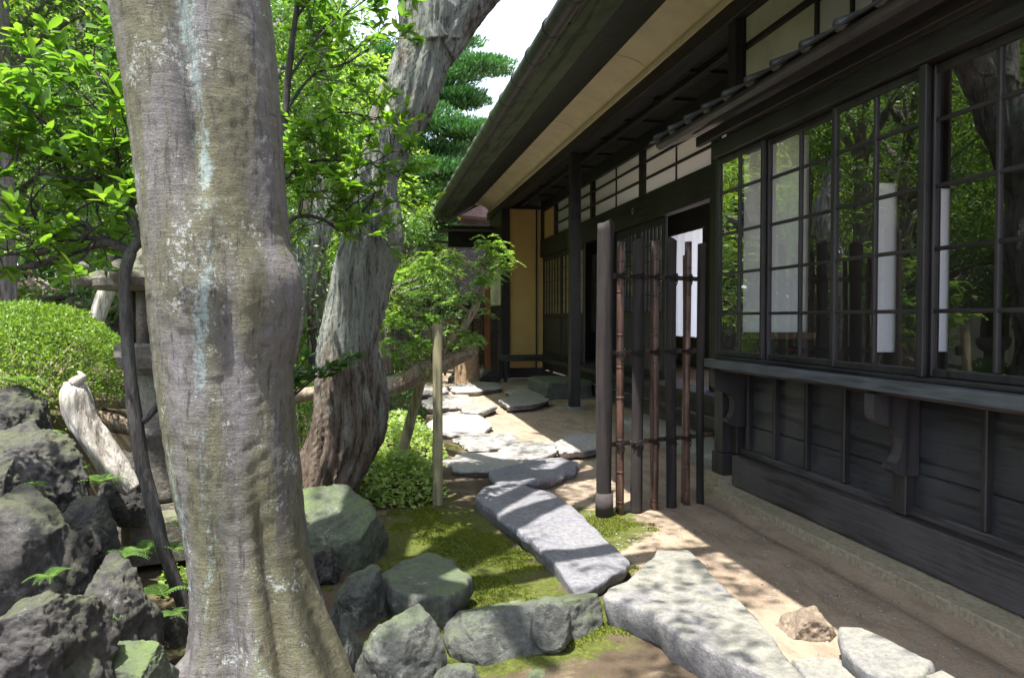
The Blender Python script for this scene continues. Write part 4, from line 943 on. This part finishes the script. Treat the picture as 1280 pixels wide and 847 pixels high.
# ------------------------------------------------ stone lanterns
def lantern(cx, cy, z, s, lab):
    e = tag(empty('stone_lantern', (cx, cy, z)), lab, 'stone lantern')
    def poly(name, secs, n, rot=0., par=e):
        m = MB(); pts = [(cx, cy, z+h*s) for h, _ in secs]
        V = []; F = []
        for h, r in secs:
            for k in range(n): a = rot+2*math.pi*k/n; V.append((cx+r*s*math.cos(a), cy+r*s*math.sin(a), z+h*s))
        for i in range(len(secs)-1):
            for k in range(n): F.append((i*n+k, i*n+(k+1) % n, (i+1)*n+(k+1) % n, (i+1)*n+k))
        F += [tuple(range(n))[::-1], tuple(range((len(secs)-1)*n, len(secs)*n))]
        m.add(V, F, n > 10); return m.build(name, LANT, par)
    poly('base', [(-.1, .30), (.12, .30), (.15, .28), (.17, .19), (.20, .18)], 6, .3)
    poly('column', [(.20, .135), (.23, .15), (.26, .135), (.55, .12), (.58, .14), (.62, .14), (.65, .12), (.93, .115)], 24)
    poly('platform', [(.93, .13), (.97, .19), (1.03, .215), (1.09, .215), (1.11, .19)], 6, .3)
    fb = MB()
    for k in range(6):
        a = .3+2*math.pi*k/6; x, y = cx+.135*s*math.cos(a), cy+.135*s*math.sin(a); fb.tube([(x, y, z+1.11*s), (x, y, z+1.40*s)], .035*s, 8)
    fb.build('light_box', LANT, e); poly('light_core', [(1.11, .085), (1.40, .085)], 6, .3)
    R_ = poly('cap', [(1.40, .14), (1.405, .30), (1.43, .335), (1.47, .34), (1.50, .31), (1.56, .19), (1.64, .11), (1.66, .08)], 6, .3)
    for k in range(6):
        m = MB(); a = .3+2*math.pi*k/6; c_, s2 = math.cos(a), math.sin(a)
        m.tube([(cx+rr*s*c_, cy+rr*s*s2, z+h*s) for rr, h in ((.27, 1.49), (.33, 1.46), (.375, 1.475), (.385, 1.51), (.36, 1.53), (.34, 1.51))], [.035*s, .04*s, .045*s, .042*s, .035*s, .02*s], 10, step=.01); m.build('cap_scroll', LANT, R_)
    poly('finial', [(1.66, .09), (1.70, .11), (1.73, .07), (1.76, .10), (1.84, .12), (1.92, .08), (1.97, .01)], 20)
q = atY(197, 640, 4.4); lantern(q.x, q.y, .14, .93, 'tall weathered stone lantern half hidden behind the big grey trunk')
q = atY(143, 430, 8.5); lantern(q.x, q.y, hg(q.x, q.y)-.45, 1.0, 'small distant stone lantern between the azalea mound and the prop pole')

# ------------------------------------------------ clipped azalea mound
def mound(name, c, ext, n, size, mat, lab, cat, seed, seg=7, twigs=True):
    rs = np.random.RandomState(seed); e = tag(empty(name, (c[0], c[1], c[2])), lab, cat)
    u = rs.normal(size=(n, 3)); u[:, 2] = np.abs(u[:, 2])-.12; u /= np.linalg.norm(u, axis=1)[:, None]
    r = 1+.06*fbm(u*3+seed, 3)+.035*np.abs(fbm(u*13+seed, 2))-.10*rs.rand(n)**2
    P = np.array(c)+u*r[:, None]*np.array(ext); D = u+rs.normal(size=P.shape)*.7; U = u+rs.normal(size=P.shape)*.5
    leaves('foliage', P, D, U, size*rs.uniform(.6, 1.2, n), mat, e)
    m = MB()
    if twigs:
        for k in range(60):
            a = rs.normal(size=3); a[2] = abs(a[2])*.5; a /= np.linalg.norm(a); q = Vector(c)+Vector(a*np.array(ext)*.93)
            m.tube([Vector(c)+Vector((rs.normal()*.1, rs.normal()*.1, -.1)), (Vector(c)+q)/2+Vector((0, 0, .02)), q], [.012, .007, .003], 5, step=.1)
        m.build('stem', BARKJ, e)
    return e
c = atY(30, 470, 4.9); mound('azalea_bush', (c.x, 4.95, .87), (.64, .6, .50), 26000, .024, LF_HEDGE, 'dense clipped azalea mound on top of the left rocks', 'bush', 3)
# low leafy bush by the stakes
def lowbush(cx, cy, rx, ry, h, n, size, mat, lab, seed):
    rs = np.random.RandomState(seed); e = tag(empty('low_shrub', (cx, cy, hg(cx, cy))), lab, 'shrub')
    a = rs.rand(n)*2*math.pi; r = np.sqrt(rs.rand(n)); x = cx+rx*r*np.cos(a); y = cy+ry*r*np.sin(a)
    top = h*(1-r**2.6)*(1+.30*fbm(np.column_stack([x*3, y*3, 0*x+seed]), 3)); z = hgt(x, y)+np.maximum(top, .02)*(1-.5*rs.rand(n)**1.6)
    P = np.column_stack([x, y, z]); D = rs.normal(size=P.shape); D[:, 2] = D[:, 2]*.35+.15; U = rs.normal(size=P.shape)*.4; U[:, 2] += 1
    leaves('foliage', P, D, U, size*rs.uniform(.6, 1.15, n), mat, e, 1.15, True)
    m = MB()
    for k in range(40):
        i = rs.randint(n); m.tube([(cx, cy, hg(cx, cy)), ((x[i]+cx)/2, (y[i]+cy)/2, hg(cx, cy)+.06), tuple(P[i])], [.006, .004, .002], 4)
    m.build('stem', BARKD, e)
lowbush(.12, 5.75, .44, .46, .30, 3600, .05, LF_PALE, 'low bright leafy shrub between the gnarled tree and the upright stake', 4)
lowbush(.20, 7.1, .50, .85, .36, 4600, .05, LF_PALE, 'lush pale green shrub behind the stakes along the path', 5)
lowbush(-1.9, 3.6, .28, .25, .16, 260, .05, LF_BRT, 'small bright shrub among the dark rocks at the left edge', 6)

for k_, (px_, py_, Y_, rr_, lab_) in enumerate(((30, 470, 4.4, .16, 'yellow green seedling patch at the left edge under the azalea mound'), (100, 560, 4.0, .10, 'small broad-leaved plant between the rugged rock and the bleached log'), (150, 640, 3.6, .10, 'little green plant below the lower end of the bleached log'), (215, 640, 3.9, .08, 'tiny bright plant at the lantern base'), (440, 660, 4.7, .10, 'small leafy tuft beside the green boulder'))):
    q_ = atY(px_, py_, Y_); lowbush(q_.x, Y_, rr_, rr_, .14, int(1500*rr_), .04, LF_BRT, lab_, 60+k_)
# ------------------------------------------------ juniper with stakes
jn = tag(empty('juniper', tuple(atY(330, 560, 6.1))), 'trained juniper with a long reclining trunk and bright feathery sprays', 'tree')
mm = MB(); YJ = 6.05
mm.tube(pxt([(300, 585, .3), (345, 510, .2), (390, 492), (440, 490), (490, 482), (525, 466), (555, 452), (585, 440), (593, 436)], YJ), [.05, .055, .055, .06, .075, .085, .06, .055, .04], 30, dL, step=.03)
mm.tube(pxt([(548, 448), (560, 432), (575, 415), (590, 392), (598, 375), (604, 345), (598, 322)], YJ), [.04, .035, .033, .03, .024, .018, .012], 16, dL, step=.03)
jt = mm.build('trunk', BARKJ, jn)
mm = MB(); rs = np.random.RandomState(9); tips = []
for lst in ([(604, 350), (620, 335), (635, 322)], [(600, 372), (575, 350), (545, 335), (520, 340)], [(590, 392), (560, 375), (530, 370), (505, 385)], [(575, 415), (545, 398), (515, 395), (490, 400)], [(560, 432), (530, 400), (500, 370), (485, 350)], [(604, 348), (585, 330), (560, 318), (540, 325)], [(535, 462), (520, 430), (500, 405), (470, 390)], [(598, 330), (610, 315), (600, 305)], [(520, 470), (500, 440), (480, 432)], [(560, 432), (580, 432), (592, 425)]):
    P = pxt(lst, YJ); mm.tube(P, np.linspace(.013, .004, len(P)), 8, step=.03)
    for k in range(len(P)):
        for j in range(3): tips.append((Vector(P[k])+Vector((rs.normal()*.07, rs.normal()*.07, rs.normal()*.015)), Vector((rs.normal()+.4, rs.normal()*.8, .02)).normalized()))
mm.build('branch', BARKJ, jn)
def sprays(tips, rs, k, L, size, flat_=.12):
    P, D, U, S = [], [], [], []
    for p, d in tips:
        for i in range(k):
            a = Vector((rs.normal(), rs.normal(), rs.normal()*flat_)); a = (a+d*.6).normalized(); q = Vector(p)+Vector(rs.normal(size=3))*.02; side = a.cross(Vector((0, 0, 1))).normalized()
            n = 8
            for j in range(n):
                c_ = q+a*L*j/n+Vector((0, 0, .02*math.sin(j*.5)-.004*j)); P.append(tuple(c_)); D.append(tuple(a)); U.append((rs.normal()*.3, rs.normal()*.3, 1)); S.append(size)
                for sg in (-1, 1):
                    P.append(tuple(c_)); D.append(tuple(a*.7+side*sg*.8+Vector(rs.normal(size=3))*.15)); U.append((rs.normal()*.3, rs.normal()*.3, 1)); S.append(size*(1.5-.9*j/n)*rs.uniform(.8, 1.2))
    return np.array(P), np.array(D), np.array(U), np.array(S)
P, D, U, S = sprays(tips, rs, 5, .13, .032); leaves('foliage', P, D, U, S, LF_JUN, jn, .75)
# stakes
m = MB(); m.tube([tuple(atZ(547, 627, 0)+Vector((0, 0, -.05))), tuple(atY(547, 405, 5.5))], .036, 18, lambda D, L, r, P: r*.06*fbm(np.column_stack([D[:, 0]*2, D[:, 1]*2, L*3]), 3), step=.04); s1 = m.build('stake', WPOLE)
tag(s1, 'upright mossy wooden stake lashed to the juniper trunk', 'stake')
m = MB()
for dz in (-.02, 0, .02, .035):
    a = atY(547, 447, 5.5); m.tube([(a.x+.042*math.cos(t), a.y+.03+.07*math.sin(t), a.z+dz+.012*math.cos(t)) for t in np.linspace(0, 6.283, 16)], .006, 6)
m.build('rope_tie', ROPE, s1)
m = MB(); b_ = atY(494, 596, 6.35); m.tube([(b_.x, b_.y, hg(b_.x, b_.y)-.05), tuple(atY(546, 400, 6.15))], .042, 18, lambda D, L, r, P: r*.08*fbm(np.column_stack([D[:, 0]*2, D[:, 1]*2, L*3]), 3), step=.04)
tag(m.build('stake', WPOLE), 'slanting brown stake crossing under the juniper trunk', 'stake')

# ------------------------------------------------ far items at the path's end
m = MB(); q = atZ(585, 478, 0); q.y = 15.3
q = atY(584, 470, 15.2)
m.tube([(q.x, q.y, -.05), (q.x, q.y, .4), (q.x, q.y, .76), (q.x, q.y, .78)], [.25, .235, .23, .2], 40, lambda D, L, r, P: r*.05*fbm(np.column_stack([D[:, 0]*2, D[:, 1]*2, L*3]), 3), step=.05)
tag(m.build('stone_pillar', STUMP), 'stubby tan stone pillar at the end of the path', 'pillar')
for k, (x, y, s, lab) in enumerate(((572, 477, .3, 'dark lumpy rock left of the tan pillar'), (602, 472, .26, 'small pale rock right of the tan pillar'), (613, 476, .34, 'grey rock at the foot of the dark end post'), (485, 372, .0, ''))):
    if s:
        q = atZ(x, y, 0); tag(rock('rock', (q.x, q.y, .08), (s*1.3, s, s), RK_DARK if k != 1 else PAV, 60+k, sub=4), lab, 'rock')
YF = 17.6
def farfence():
    e = tag(empty('bamboo_fence', (2.2, YF, 0)), 'low horizontal bamboo fence with cedar post between garden and house', 'fence')
    x0, x1 = atY(556, 430, YF).x, atY(606, 430, YF).x
    m = MB()
    for k in range(24): m.tube([(x0, YF+rg.uniform(-.01, .01), .1+k*.055), (x1, YF+rg.uniform(-.01, .01), .1+k*.055)], .024, 8)
    m.build('bamboo_rows', BARKJ, e)
    for k in range(4):
        x = x0+(x1-x0)*k/3; m = MB(); m.tube([(x, YF-.05, 0), (x, YF-.05, 1.45)], .03, 8); m.build('upright', WZ, e)
    xx = atY(609.5, 430, YF-.2).x; hb('cedar_post', [((xx-.06, YF-.25, 0), (xx+.06, YF-.13, 2.05))], WORG, e)
farfence()
e = tag(empty('board_fence', (-1, 18.5, 0)), 'dark vertical board fence across the far end of the garden', 'fence')
x0, x1 = -7., atY(606, 400, 18.5).x
m = MB(); x = x0
while x < x1: m.box((x, 18.5, 0), (x+.11, 18.53, 1.75+rg.uniform(-.01, .01))); x += .125
m.build('boards', WZ, e); hb('rail', [((x0, 18.44, .4), (x1, 18.498, .48)), ((x0, 18.44, 1.5), (x1, 18.498, 1.58))], WX, e); hb('cap', [((x0, 18.4, 1.77), (x1, 18.62, 1.83))], WSILL, e)
# tiled garden wall on the left (seen mirrored in the windows)
gw = tag(empty('garden_wall', (-8.5, 12, 0)), 'plastered garden wall with reddish tile coping, mirrored in the window glass', 'wall')
hb('wall_body', [((-8.6, 2, -.1), (-8.4, 22, 1.9))], PLGRY, gw)
m = MB(); m.prism([(-9.2, 1.9), (-8.5, 2.35), (-7.8, 1.9), (-7.8, 1.83), (-9.2, 1.83)], 2, 22); y = 2.1
while y < 22: m.tube([(-7.76, y, 1.92), (-8.5, y, 2.38)], .06, 8); y += .27
m.tube([(-8.5, 2, 2.42), (-8.5, 22, 2.42)], .11, 10); m.build('coping', TILER, gw)
# neighbour roof at the far end
nb_ = tag(empty('outbuilding', (3.6, 24, 0)), 'distant small building with reddish tile roof just past the gutter end', 'building')
hb('wall', [((2.2, 23, 0), (5.5, 27, 4.4))], WPL, nb_)
m = MB(); m.prism([(1.8, 4.35), (1.8, 4.5), (3.6, 5.3), (6.0, 4.2), (6.0, 4.1)], 22.3, 27.5); y = 22.4
while y < 27.4: m.tube([(1.75, y, 4.53), (3.6, y, 5.36)], .07, 8); y += .3
m.tube([(2.1, 22.3, 4.75), (1.75, 22.2, 4.95), (1.6, 22.2, 5.1)], .09, 8); m.build('roof', TILER, nb_)

# ------------------------------------------------ background trees
def bgtree(x, y, h, cr, mat, lab, seed, n=60, per=140, size=.09, low=.25, trunk_r=.14, bark=None, flat_=.5, crad=.75, group=None, lean=0., zmin=None):
    rs = np.random.RandomState(seed); z0 = hg(x, y)
    e = tag(empty('tree', (x, y, z0)), lab, 'tree', group)
    m = MB(); P = [(x, y, z0-.1), (x+lean*.3, y, z0+h*.35), (x+lean, y+.1, z0+h*.9)]; m.tube(P, [trunk_r, trunk_r*.75, trunk_r*.2], 14, dB if trunk_r > .12 else None, step=.12)
    C = []
    for k in range(n):
        f = rs.rand()**.8; zz = h*(low+(1-low)*f); rad_ = cr*math.sqrt(max(.08, 1-((f-.35)/.75)**2)); a = rs.rand()*6.283; q = rad_*(.35+.65*rs.rand()**.5)
        C.append((x+lean*f+q*math.cos(a), y+q*math.sin(a), z0+zz))
        if k < 14: m.tube([(x+lean*f, y, z0+zz*.8), ((x+C[-1][0])/2, (y+C[-1][1])/2, z0+zz*.93), C[-1]], [trunk_r*.35, trunk_r*.22, .01], 7, step=.2)
    m.build('trunk', bark or BARKG, e)
    PP, D, U = clumps(C, rs.uniform(.5, 1., len(C))*crad, per, flat_, seed); leaves('crown', PP, D, U, size*rs.uniform(.65, 1.15, len(PP)), mat, e)
    return e
G = 'trees at the back of the garden'
spec = [(-3.6, 8.5, 3.4, 1.5, LF_DRK, 'dark evergreen tree low behind the azalea mound', 60, 200, .07, .12),
        (-2.2, 9.6, 4.6, 1.5, LF_MID, 'mid green tree straight behind the slender dark tree', 60, 200, .07, .18),
        (-5.2, 7.2, 5.0, 1.9, LF_BRT, 'bright young tree at the far left edge of the photo', 60, 180, .08, .3),
        (-.9, 11.5, 5.2, 1.5, LF_BRT, 'light green tree showing between the big trunk and the gnarled tree', 65, 200, .08, .22),
        (-4.2, 12.5, 7.5, 2.3, LF_MID, 'tall mid green tree rising behind the dark evergreen', 75, 190, .1, .2),
        (.3, 14.8, 4.4, 1.3, LF_DRK, 'dark green tree beside the far end of the path', 50, 190, .08, .12),
        (.7, 21.0, 5.6, 1.6, LF_BRT, 'sunny yellow green tree past the gutter end', 60, 190, .11, .15),
        (-1.8, 16.5, 8.2, 2.2, LF_MID, 'tall tree whose crown fills the gap left of the gnarled trunk', 80, 190, .11, .2),
        (-1.3, 9.3, 5.6, 1.2, LF_DRK, 'dark fine-leaved tree right behind the slot between the two main trunks', 60, 230, .06, .2),
        (-3.3, 7.6, 5.8, 1.3, LF_DRK, 'dark shady tree behind the glossy-leaved slender tree', 60, 220, .06, .35),
        (-7.0, 16.0, 9.5, 3.0, LF_DRK, 'tall dark tree in the far left distance', 80, 180, .13, .15),
        (-6.3, 10.5, 6.5, 1.9, LF_BRT, 'second bright tree, further left than the tall mid green one', 60, 180, .09, .2),
        (-2.9, 6.6, 6.2, 1.5, LF_BRT, 'leafy yellow green tree arching over the azalea mound', 55, 170, .075, .48),
        (-10.5, 9.0, 8.0, 2.6, LF_MID, 'broad tree beyond the garden wall at left', 70, 170, .12, .15),
        (-11, 14.0, 8.5, 2.8, LF_DRK, 'dark broad tree further along beyond the garden wall', 70, 170, .13, .15),
        (-9.5, 20.0, 10, 3.2, LF_MID, 'big tree beyond the far corner of the garden wall', 70, 170, .14, .1),
        (-.2, 24.0, 9.0, 2.2, LF_DRK, 'dark tree behind the cloud-pruned pine', 70, 170, .14, .05),
        (-4.5, 22.0, 10.5, 3.0, LF_DRK, 'tall dark tree in the middle distance behind the board fence', 80, 170, .14, .1)]
for k, (x, y, h, cr, mt, lab, n, per, size, low) in enumerate(spec):
    bgtree(x, y, h, cr, mt, lab, 100+k, n, per, size, low, .09+.012*h, crad=.42+.045*h, group=G)
bgtree(-7.2, 5.0, 5.5, 1.8, LF_MID, 'tree standing outside the left frame edge, mirrored in the windows', 140, 60, 150, .09, .15, .12, group=G)
# grey trunk at far left edge and a leaning one in the gap
m = MB()
q = atY(0, 300, 6.5)
m.tube([(q.x-.02, 6.5, hg(q.x, 6.5)-.1), (q.x-.01, 6.5, 2.2), (q.x-.03, 6.5, 4.6), (q.x-.1, 6.5, 6.)], [.12, .10, .09, .07], 30, dB, step=.05)
e = tag(empty('tree', (q.x, 6.5, hg(q.x, 6.5))), 'grey straight trunk cut by the left frame edge', 'tree'); m.build('trunk', BARKG, e)
C = [(q.x+a, 6.5+b, 5.2+c_) for a, b, c_ in RS.normal(size=(22, 3))*.55]; P, D, U = clumps(C, .4, 130, .55, 8); leaves('crown', P, D, U, .075, LF_MID, e)
e = tag(empty('tree', tuple(atZ(360, 470, .1))), 'bare leaning trunk seen in the gap between the two main trunks', 'tree')
m = MB(); m.tube(pxt([(345, 480), (362, 400), (380, 330), (402, 280), (408, 240), (395, 200), (385, 140)], 9.0), [.17, .16, .15, .13, .11, .09, .07], 40, dB, step=.06); m.build('trunk', BARKB, e)
m = MB(); m.tube(pxt([(396, 470), (396, 380), (398, 300), (400, 180), (402, 60)], 9.6), [.10, .10, .09, .08, .06], 30, dB, step=.06)
m.build('stem', BARKG, e)
C = [tuple(atY(390+RS.normal()*25, 90+RS.normal()*60, 9.2+RS.normal()*.5)) for _ in range(24)]; P, D, U = clumps(C, .35, 150, .55, 9); leaves('crown', P, D, U, .07, LF_MID, e)
# cloud pruned pine
YP = 21.
pe = tag(empty('pine_tree', tuple(atY(520, 455, YP))), 'tall cloud-pruned pine with layered dark pads against the sky', 'pine tree')
m = MB(); m.tube([atY(515, 455, YP), atY(512, 300, YP), atY(520, 180, YP), atY(548, 90, YP), atY(556, 40, YP)], [.2, .19, .16, .11, .05], 16, dB, step=.2)
pads = [(560, 52, 40, 11), (600, 84, 44, 12), (545, 100, 55, 13), (575, 125, 38, 11), (520, 150, 60, 16), (585, 165, 45, 12), (540, 190, 55, 14), (505, 215, 60, 16), (565, 215, 38, 12), (495, 75, 50, 16), (530, 250, 50, 14), (480, 120, 40, 14), (480, 180, 45, 14), (505, 290, 60, 16)]
PP, DD, UU = [], [], []; rs = np.random.RandomState(4)
for px, py, hw, hh in pads:
    dep = rs.uniform(-.6, .6); c_ = atY(px, py, YP+dep); w_ = hw*ppx(YP, px); m.tube([atY(520, py+22, YP), (atY(522, py+14, YP)+c_)/2, c_-Vector((0, 0, .06))], [.07, .045, .02], 7, step=.15)
    n = 3600; u = rs.normal(size=(n, 3)); u /= np.linalg.norm(u, axis=1)[:, None]; u *= rs.rand(n, 1)**.4
    bb = 1+.28*fbm(u*2.5+px, 3); P = np.array(c_)+u*bb[:, None]*np.array([w_, w_*.8, hh*ppx(YP, px)]); PP.append(P); d = u+rs.normal(size=(n, 3))*.5; d[:, 2] = abs(d[:, 2])+.4; DD.append(d); UU.append(rs.normal(size=(n, 3)))
m.build('trunk', BARKG, pe); P = np.concatenate(PP); leaves('needle_pads', P, np.concatenate(DD), np.concatenate(UU), .15, LF_PINE, pe, .6)
# far woodland closing the view
n = 90000; rs = np.random.RandomState(15); x = rs.uniform(-32, 5, n); y = rs.uniform(27, 36, n); hh_ = np.where(x > -1, 5.0, 13.)+3*fbm(np.column_stack([x*.25, y*.25, 0*x]), 3); z = hh_*rs.rand(n)**.7
P = np.column_stack([x, y, z]); P += rs.normal(size=P.shape)*.2; D = rs.normal(size=P.shape); U = rs.normal(size=P.shape)*.5+np.array([0, -.4, 1])
tag(leaves('woodland', P, D, U, .5, LF_DRK, None), 'far mass of dark woodland closing the back of the garden', 'woodland', None, 'stuff')
n = 50000; y = rs.uniform(-4, 36, n); x = rs.uniform(-30, -16, n); z = 13*rs.rand(n)**.8*(1+.2*fbm(np.column_stack([x*.25, y*.25, 0*x]), 3)); P = np.column_stack([x, y, z])
tag(leaves('woodland', P, rs.normal(size=P.shape), rs.normal(size=P.shape)*.5+np.array([.4, 0, 1]), .5, LF_DRK, None), 'far mass of woodland beyond the left garden wall', 'woodland', None, 'stuff')
# shrub layer
for k, (x, y, r, h, mt, lab) in enumerate([(-1.6, 7.6, .55, .75, LF_DRK, 'dark round shrub behind the lanterns'), (-.7, 8.6, .6, .6, LF_MID, 'rounded green shrub behind the reclining juniper trunk'), (.2, 10.2, .5, .55, LF_DRK, 'dark shrub left of the far path'), (-2.9, 6.6, .6, .8, LF_MID, 'bushy shrub behind the clipped azalea mound'), (-.2, 12.8, .6, .7, LF_DRK, 'dark shrub near the end of the path'), (.9, 16.6, .5, .8, LF_MID, 'green shrub against the dark board fence'), (-.6, 10.6, .5, 1.3, LF_JUN, 'tall feathery yellow green shrub right of the bare leaning trunk')]):
    mound('shrub', (x, y, hg(x, y)), (r, r, h), 5000, .05, mt, lab, 'shrub', 70+k)

# ------------------------------------------------ moss, ferns, litter
def scatter(n, x0, x1, y0, y1, seed):
    r_ = np.random.RandomState(seed); x = r_.uniform(x0, x1, n); y = r_.uniform(y0, y1, n); return x, y, r_
x, y, r_ = scatter(260000, -.4, 1.9, 2.4, 8.5, 1); V = np.column_stack([x, y, 0*x]); k = moss_mask(V)+.9*(fbm(V*5, 4)*.5) > .78
x, y = x[k], y[k]; P = np.column_stack([x, y, hgt(x, y)-.003]); D = r_.normal(size=P.shape)*.5; D[:, 2] = 1; U = r_.normal(size=P.shape)
tag(leaves('moss', P, D, U, .012*r_.uniform(.6, 1.4, len(P)), MOSS, None, 1.2), 'yellow green moss covering the earth beside the path', 'moss', None, 'stuff')
x, y, r_ = scatter(480, -1.6, 2.35, 2.2, 7.5, 2); k = (x < .1) | (r_.rand(len(x)) < .35); x, y = x[k], y[k]; P = np.column_stack([x, y, hgt(x, y)+.004]); D = r_.normal(size=P.shape); D[:, 2] *= .15; U = r_.normal(size=P.shape)*.25+np.array([0, 0, 1])
tag(leaves('leaf_litter', P, D, U, .022*r_.uniform(.5, 1.3, len(P)), LITTER, None, .8), 'small dry fallen leaves scattered on ground and sand', 'leaf litter', None, 'stuff')
x, y, r_ = scatter(420, 1.7, 2.5, 2.0, 6.2, 12); k = r_.rand(len(x)) < .25+.6*np.exp(-((x-2.15)/.16)**2); x, y = x[k], y[k]; P = np.column_stack([x, y, hgt(x, y)+.004]); D = r_.normal(size=P.shape); D[:, 2] *= .2; U = r_.normal(size=P.shape)*.3+np.array([0, 0, 1])
tag(leaves('twig_litter', P, D, U, .016*r_.uniform(.5, 1.6, len(P)), LITTER, None, .5), 'dark crumbs of bark and leaf on the sand along the wall', 'litter', None, 'stuff')
x, y, r_ = scatter(2600, 1.35, 2.42, 2.2, 12, 6); V_, F_ = ico(1); s = .004+.008*r_.rand(len(x))**3
P = np.column_stack([x, y, hgt(x, y)]); VV = (P[:, None, :]+V_[None]*s[:, None, None]*np.array([1, 1, .6])).reshape(-1, 3); FF = (F_[None]+(np.arange(len(P))*len(V_))[:, None, None]).reshape(-1, 3)
tag(mkobj('pebbles', VV, FF, PAV, None), 'fine pebbles strewn over the sand beside the house', 'pebbles', None, 'stuff')
def fern(px, py, Y, s, seed, lab, mat=LF_MID, n=9):
    q = atY(px, py, Y); rs = np.random.RandomState(seed); P, D, U, S = [], [], [], []; e = tag(empty('fern', tuple(q)), lab, 'fern', 'small ferns among the rocks')
    m = MB()
    for k in range(n):
        a = rs.rand()*6.28; d = Vector((math.cos(a), math.sin(a), 1.1)).normalized(); p_ = q.copy(); pts = [tuple(p_)]
        for j in range(12):
            d = (d+Vector((0, 0, -.13))).normalized(); p_ = p_+d*s/12; pts.append(tuple(p_)); sd = d.cross(Vector((0, 0, 1))).normalized()
            for sg in (-1, 1): P.append(tuple(p_)); D.append(tuple(sd*sg+d*.4)); U.append((0, 0, 1)); S.append(s*.30*(1-j/14.))
        m.tube(pts, .0012, 4, cap=False)
    m.build('stem', LF_MID, e); leaves('fronds', np.array(P), np.array(D), np.array(U), np.array(S), mat, e, .7)
for k, a in enumerate([(125, 605, 3.7, .14, 'fern beside the lower end of the bleached log'), (62, 722, 2.8, .09, 'tiny fern on top of the bottom left corner rock'), (178, 690, 3.2, .13, 'fern left of the slender trunk above the knobbly rock'), (212, 690, 3.3, .12, 'fern tucked between slender trunk and big trunk'), (125, 770, 2.75, .10, 'fern growing on the dark knobbly rock'), (20, 480, 4.2, .16, 'leafy fern on the craggy rock below the azalea mound'), (215, 770, 3.0, .08, 'grassy fern at the root of the big trunk'), (205, 745, 3.05, .13, 'broad fern beside the slender trunk near its base'), (150, 700, 3.1, .12, 'fern in the gap above the dark knobbly rock'), (95, 590, 3.8, .14, 'leafy sprig right of the rugged dark rock'), (230, 660, 3.6, .12, 'fern between lantern base and big trunk'), (50, 545, 4.0, .12, 'sprig on the rugged dark rock below the azalea mound'), (786, 640, 5.2, .05, 'tiny weed at the foot of the tall fence post'), (40, 610, 3.4, .08, 'yellow green sprig on the dark pitted rock')]):
    fern(*a[:4], 200+k, a[4])
print('done', sum(len(o.data.polygons) for o in bpy.data.objects if o.type == 'MESH'))
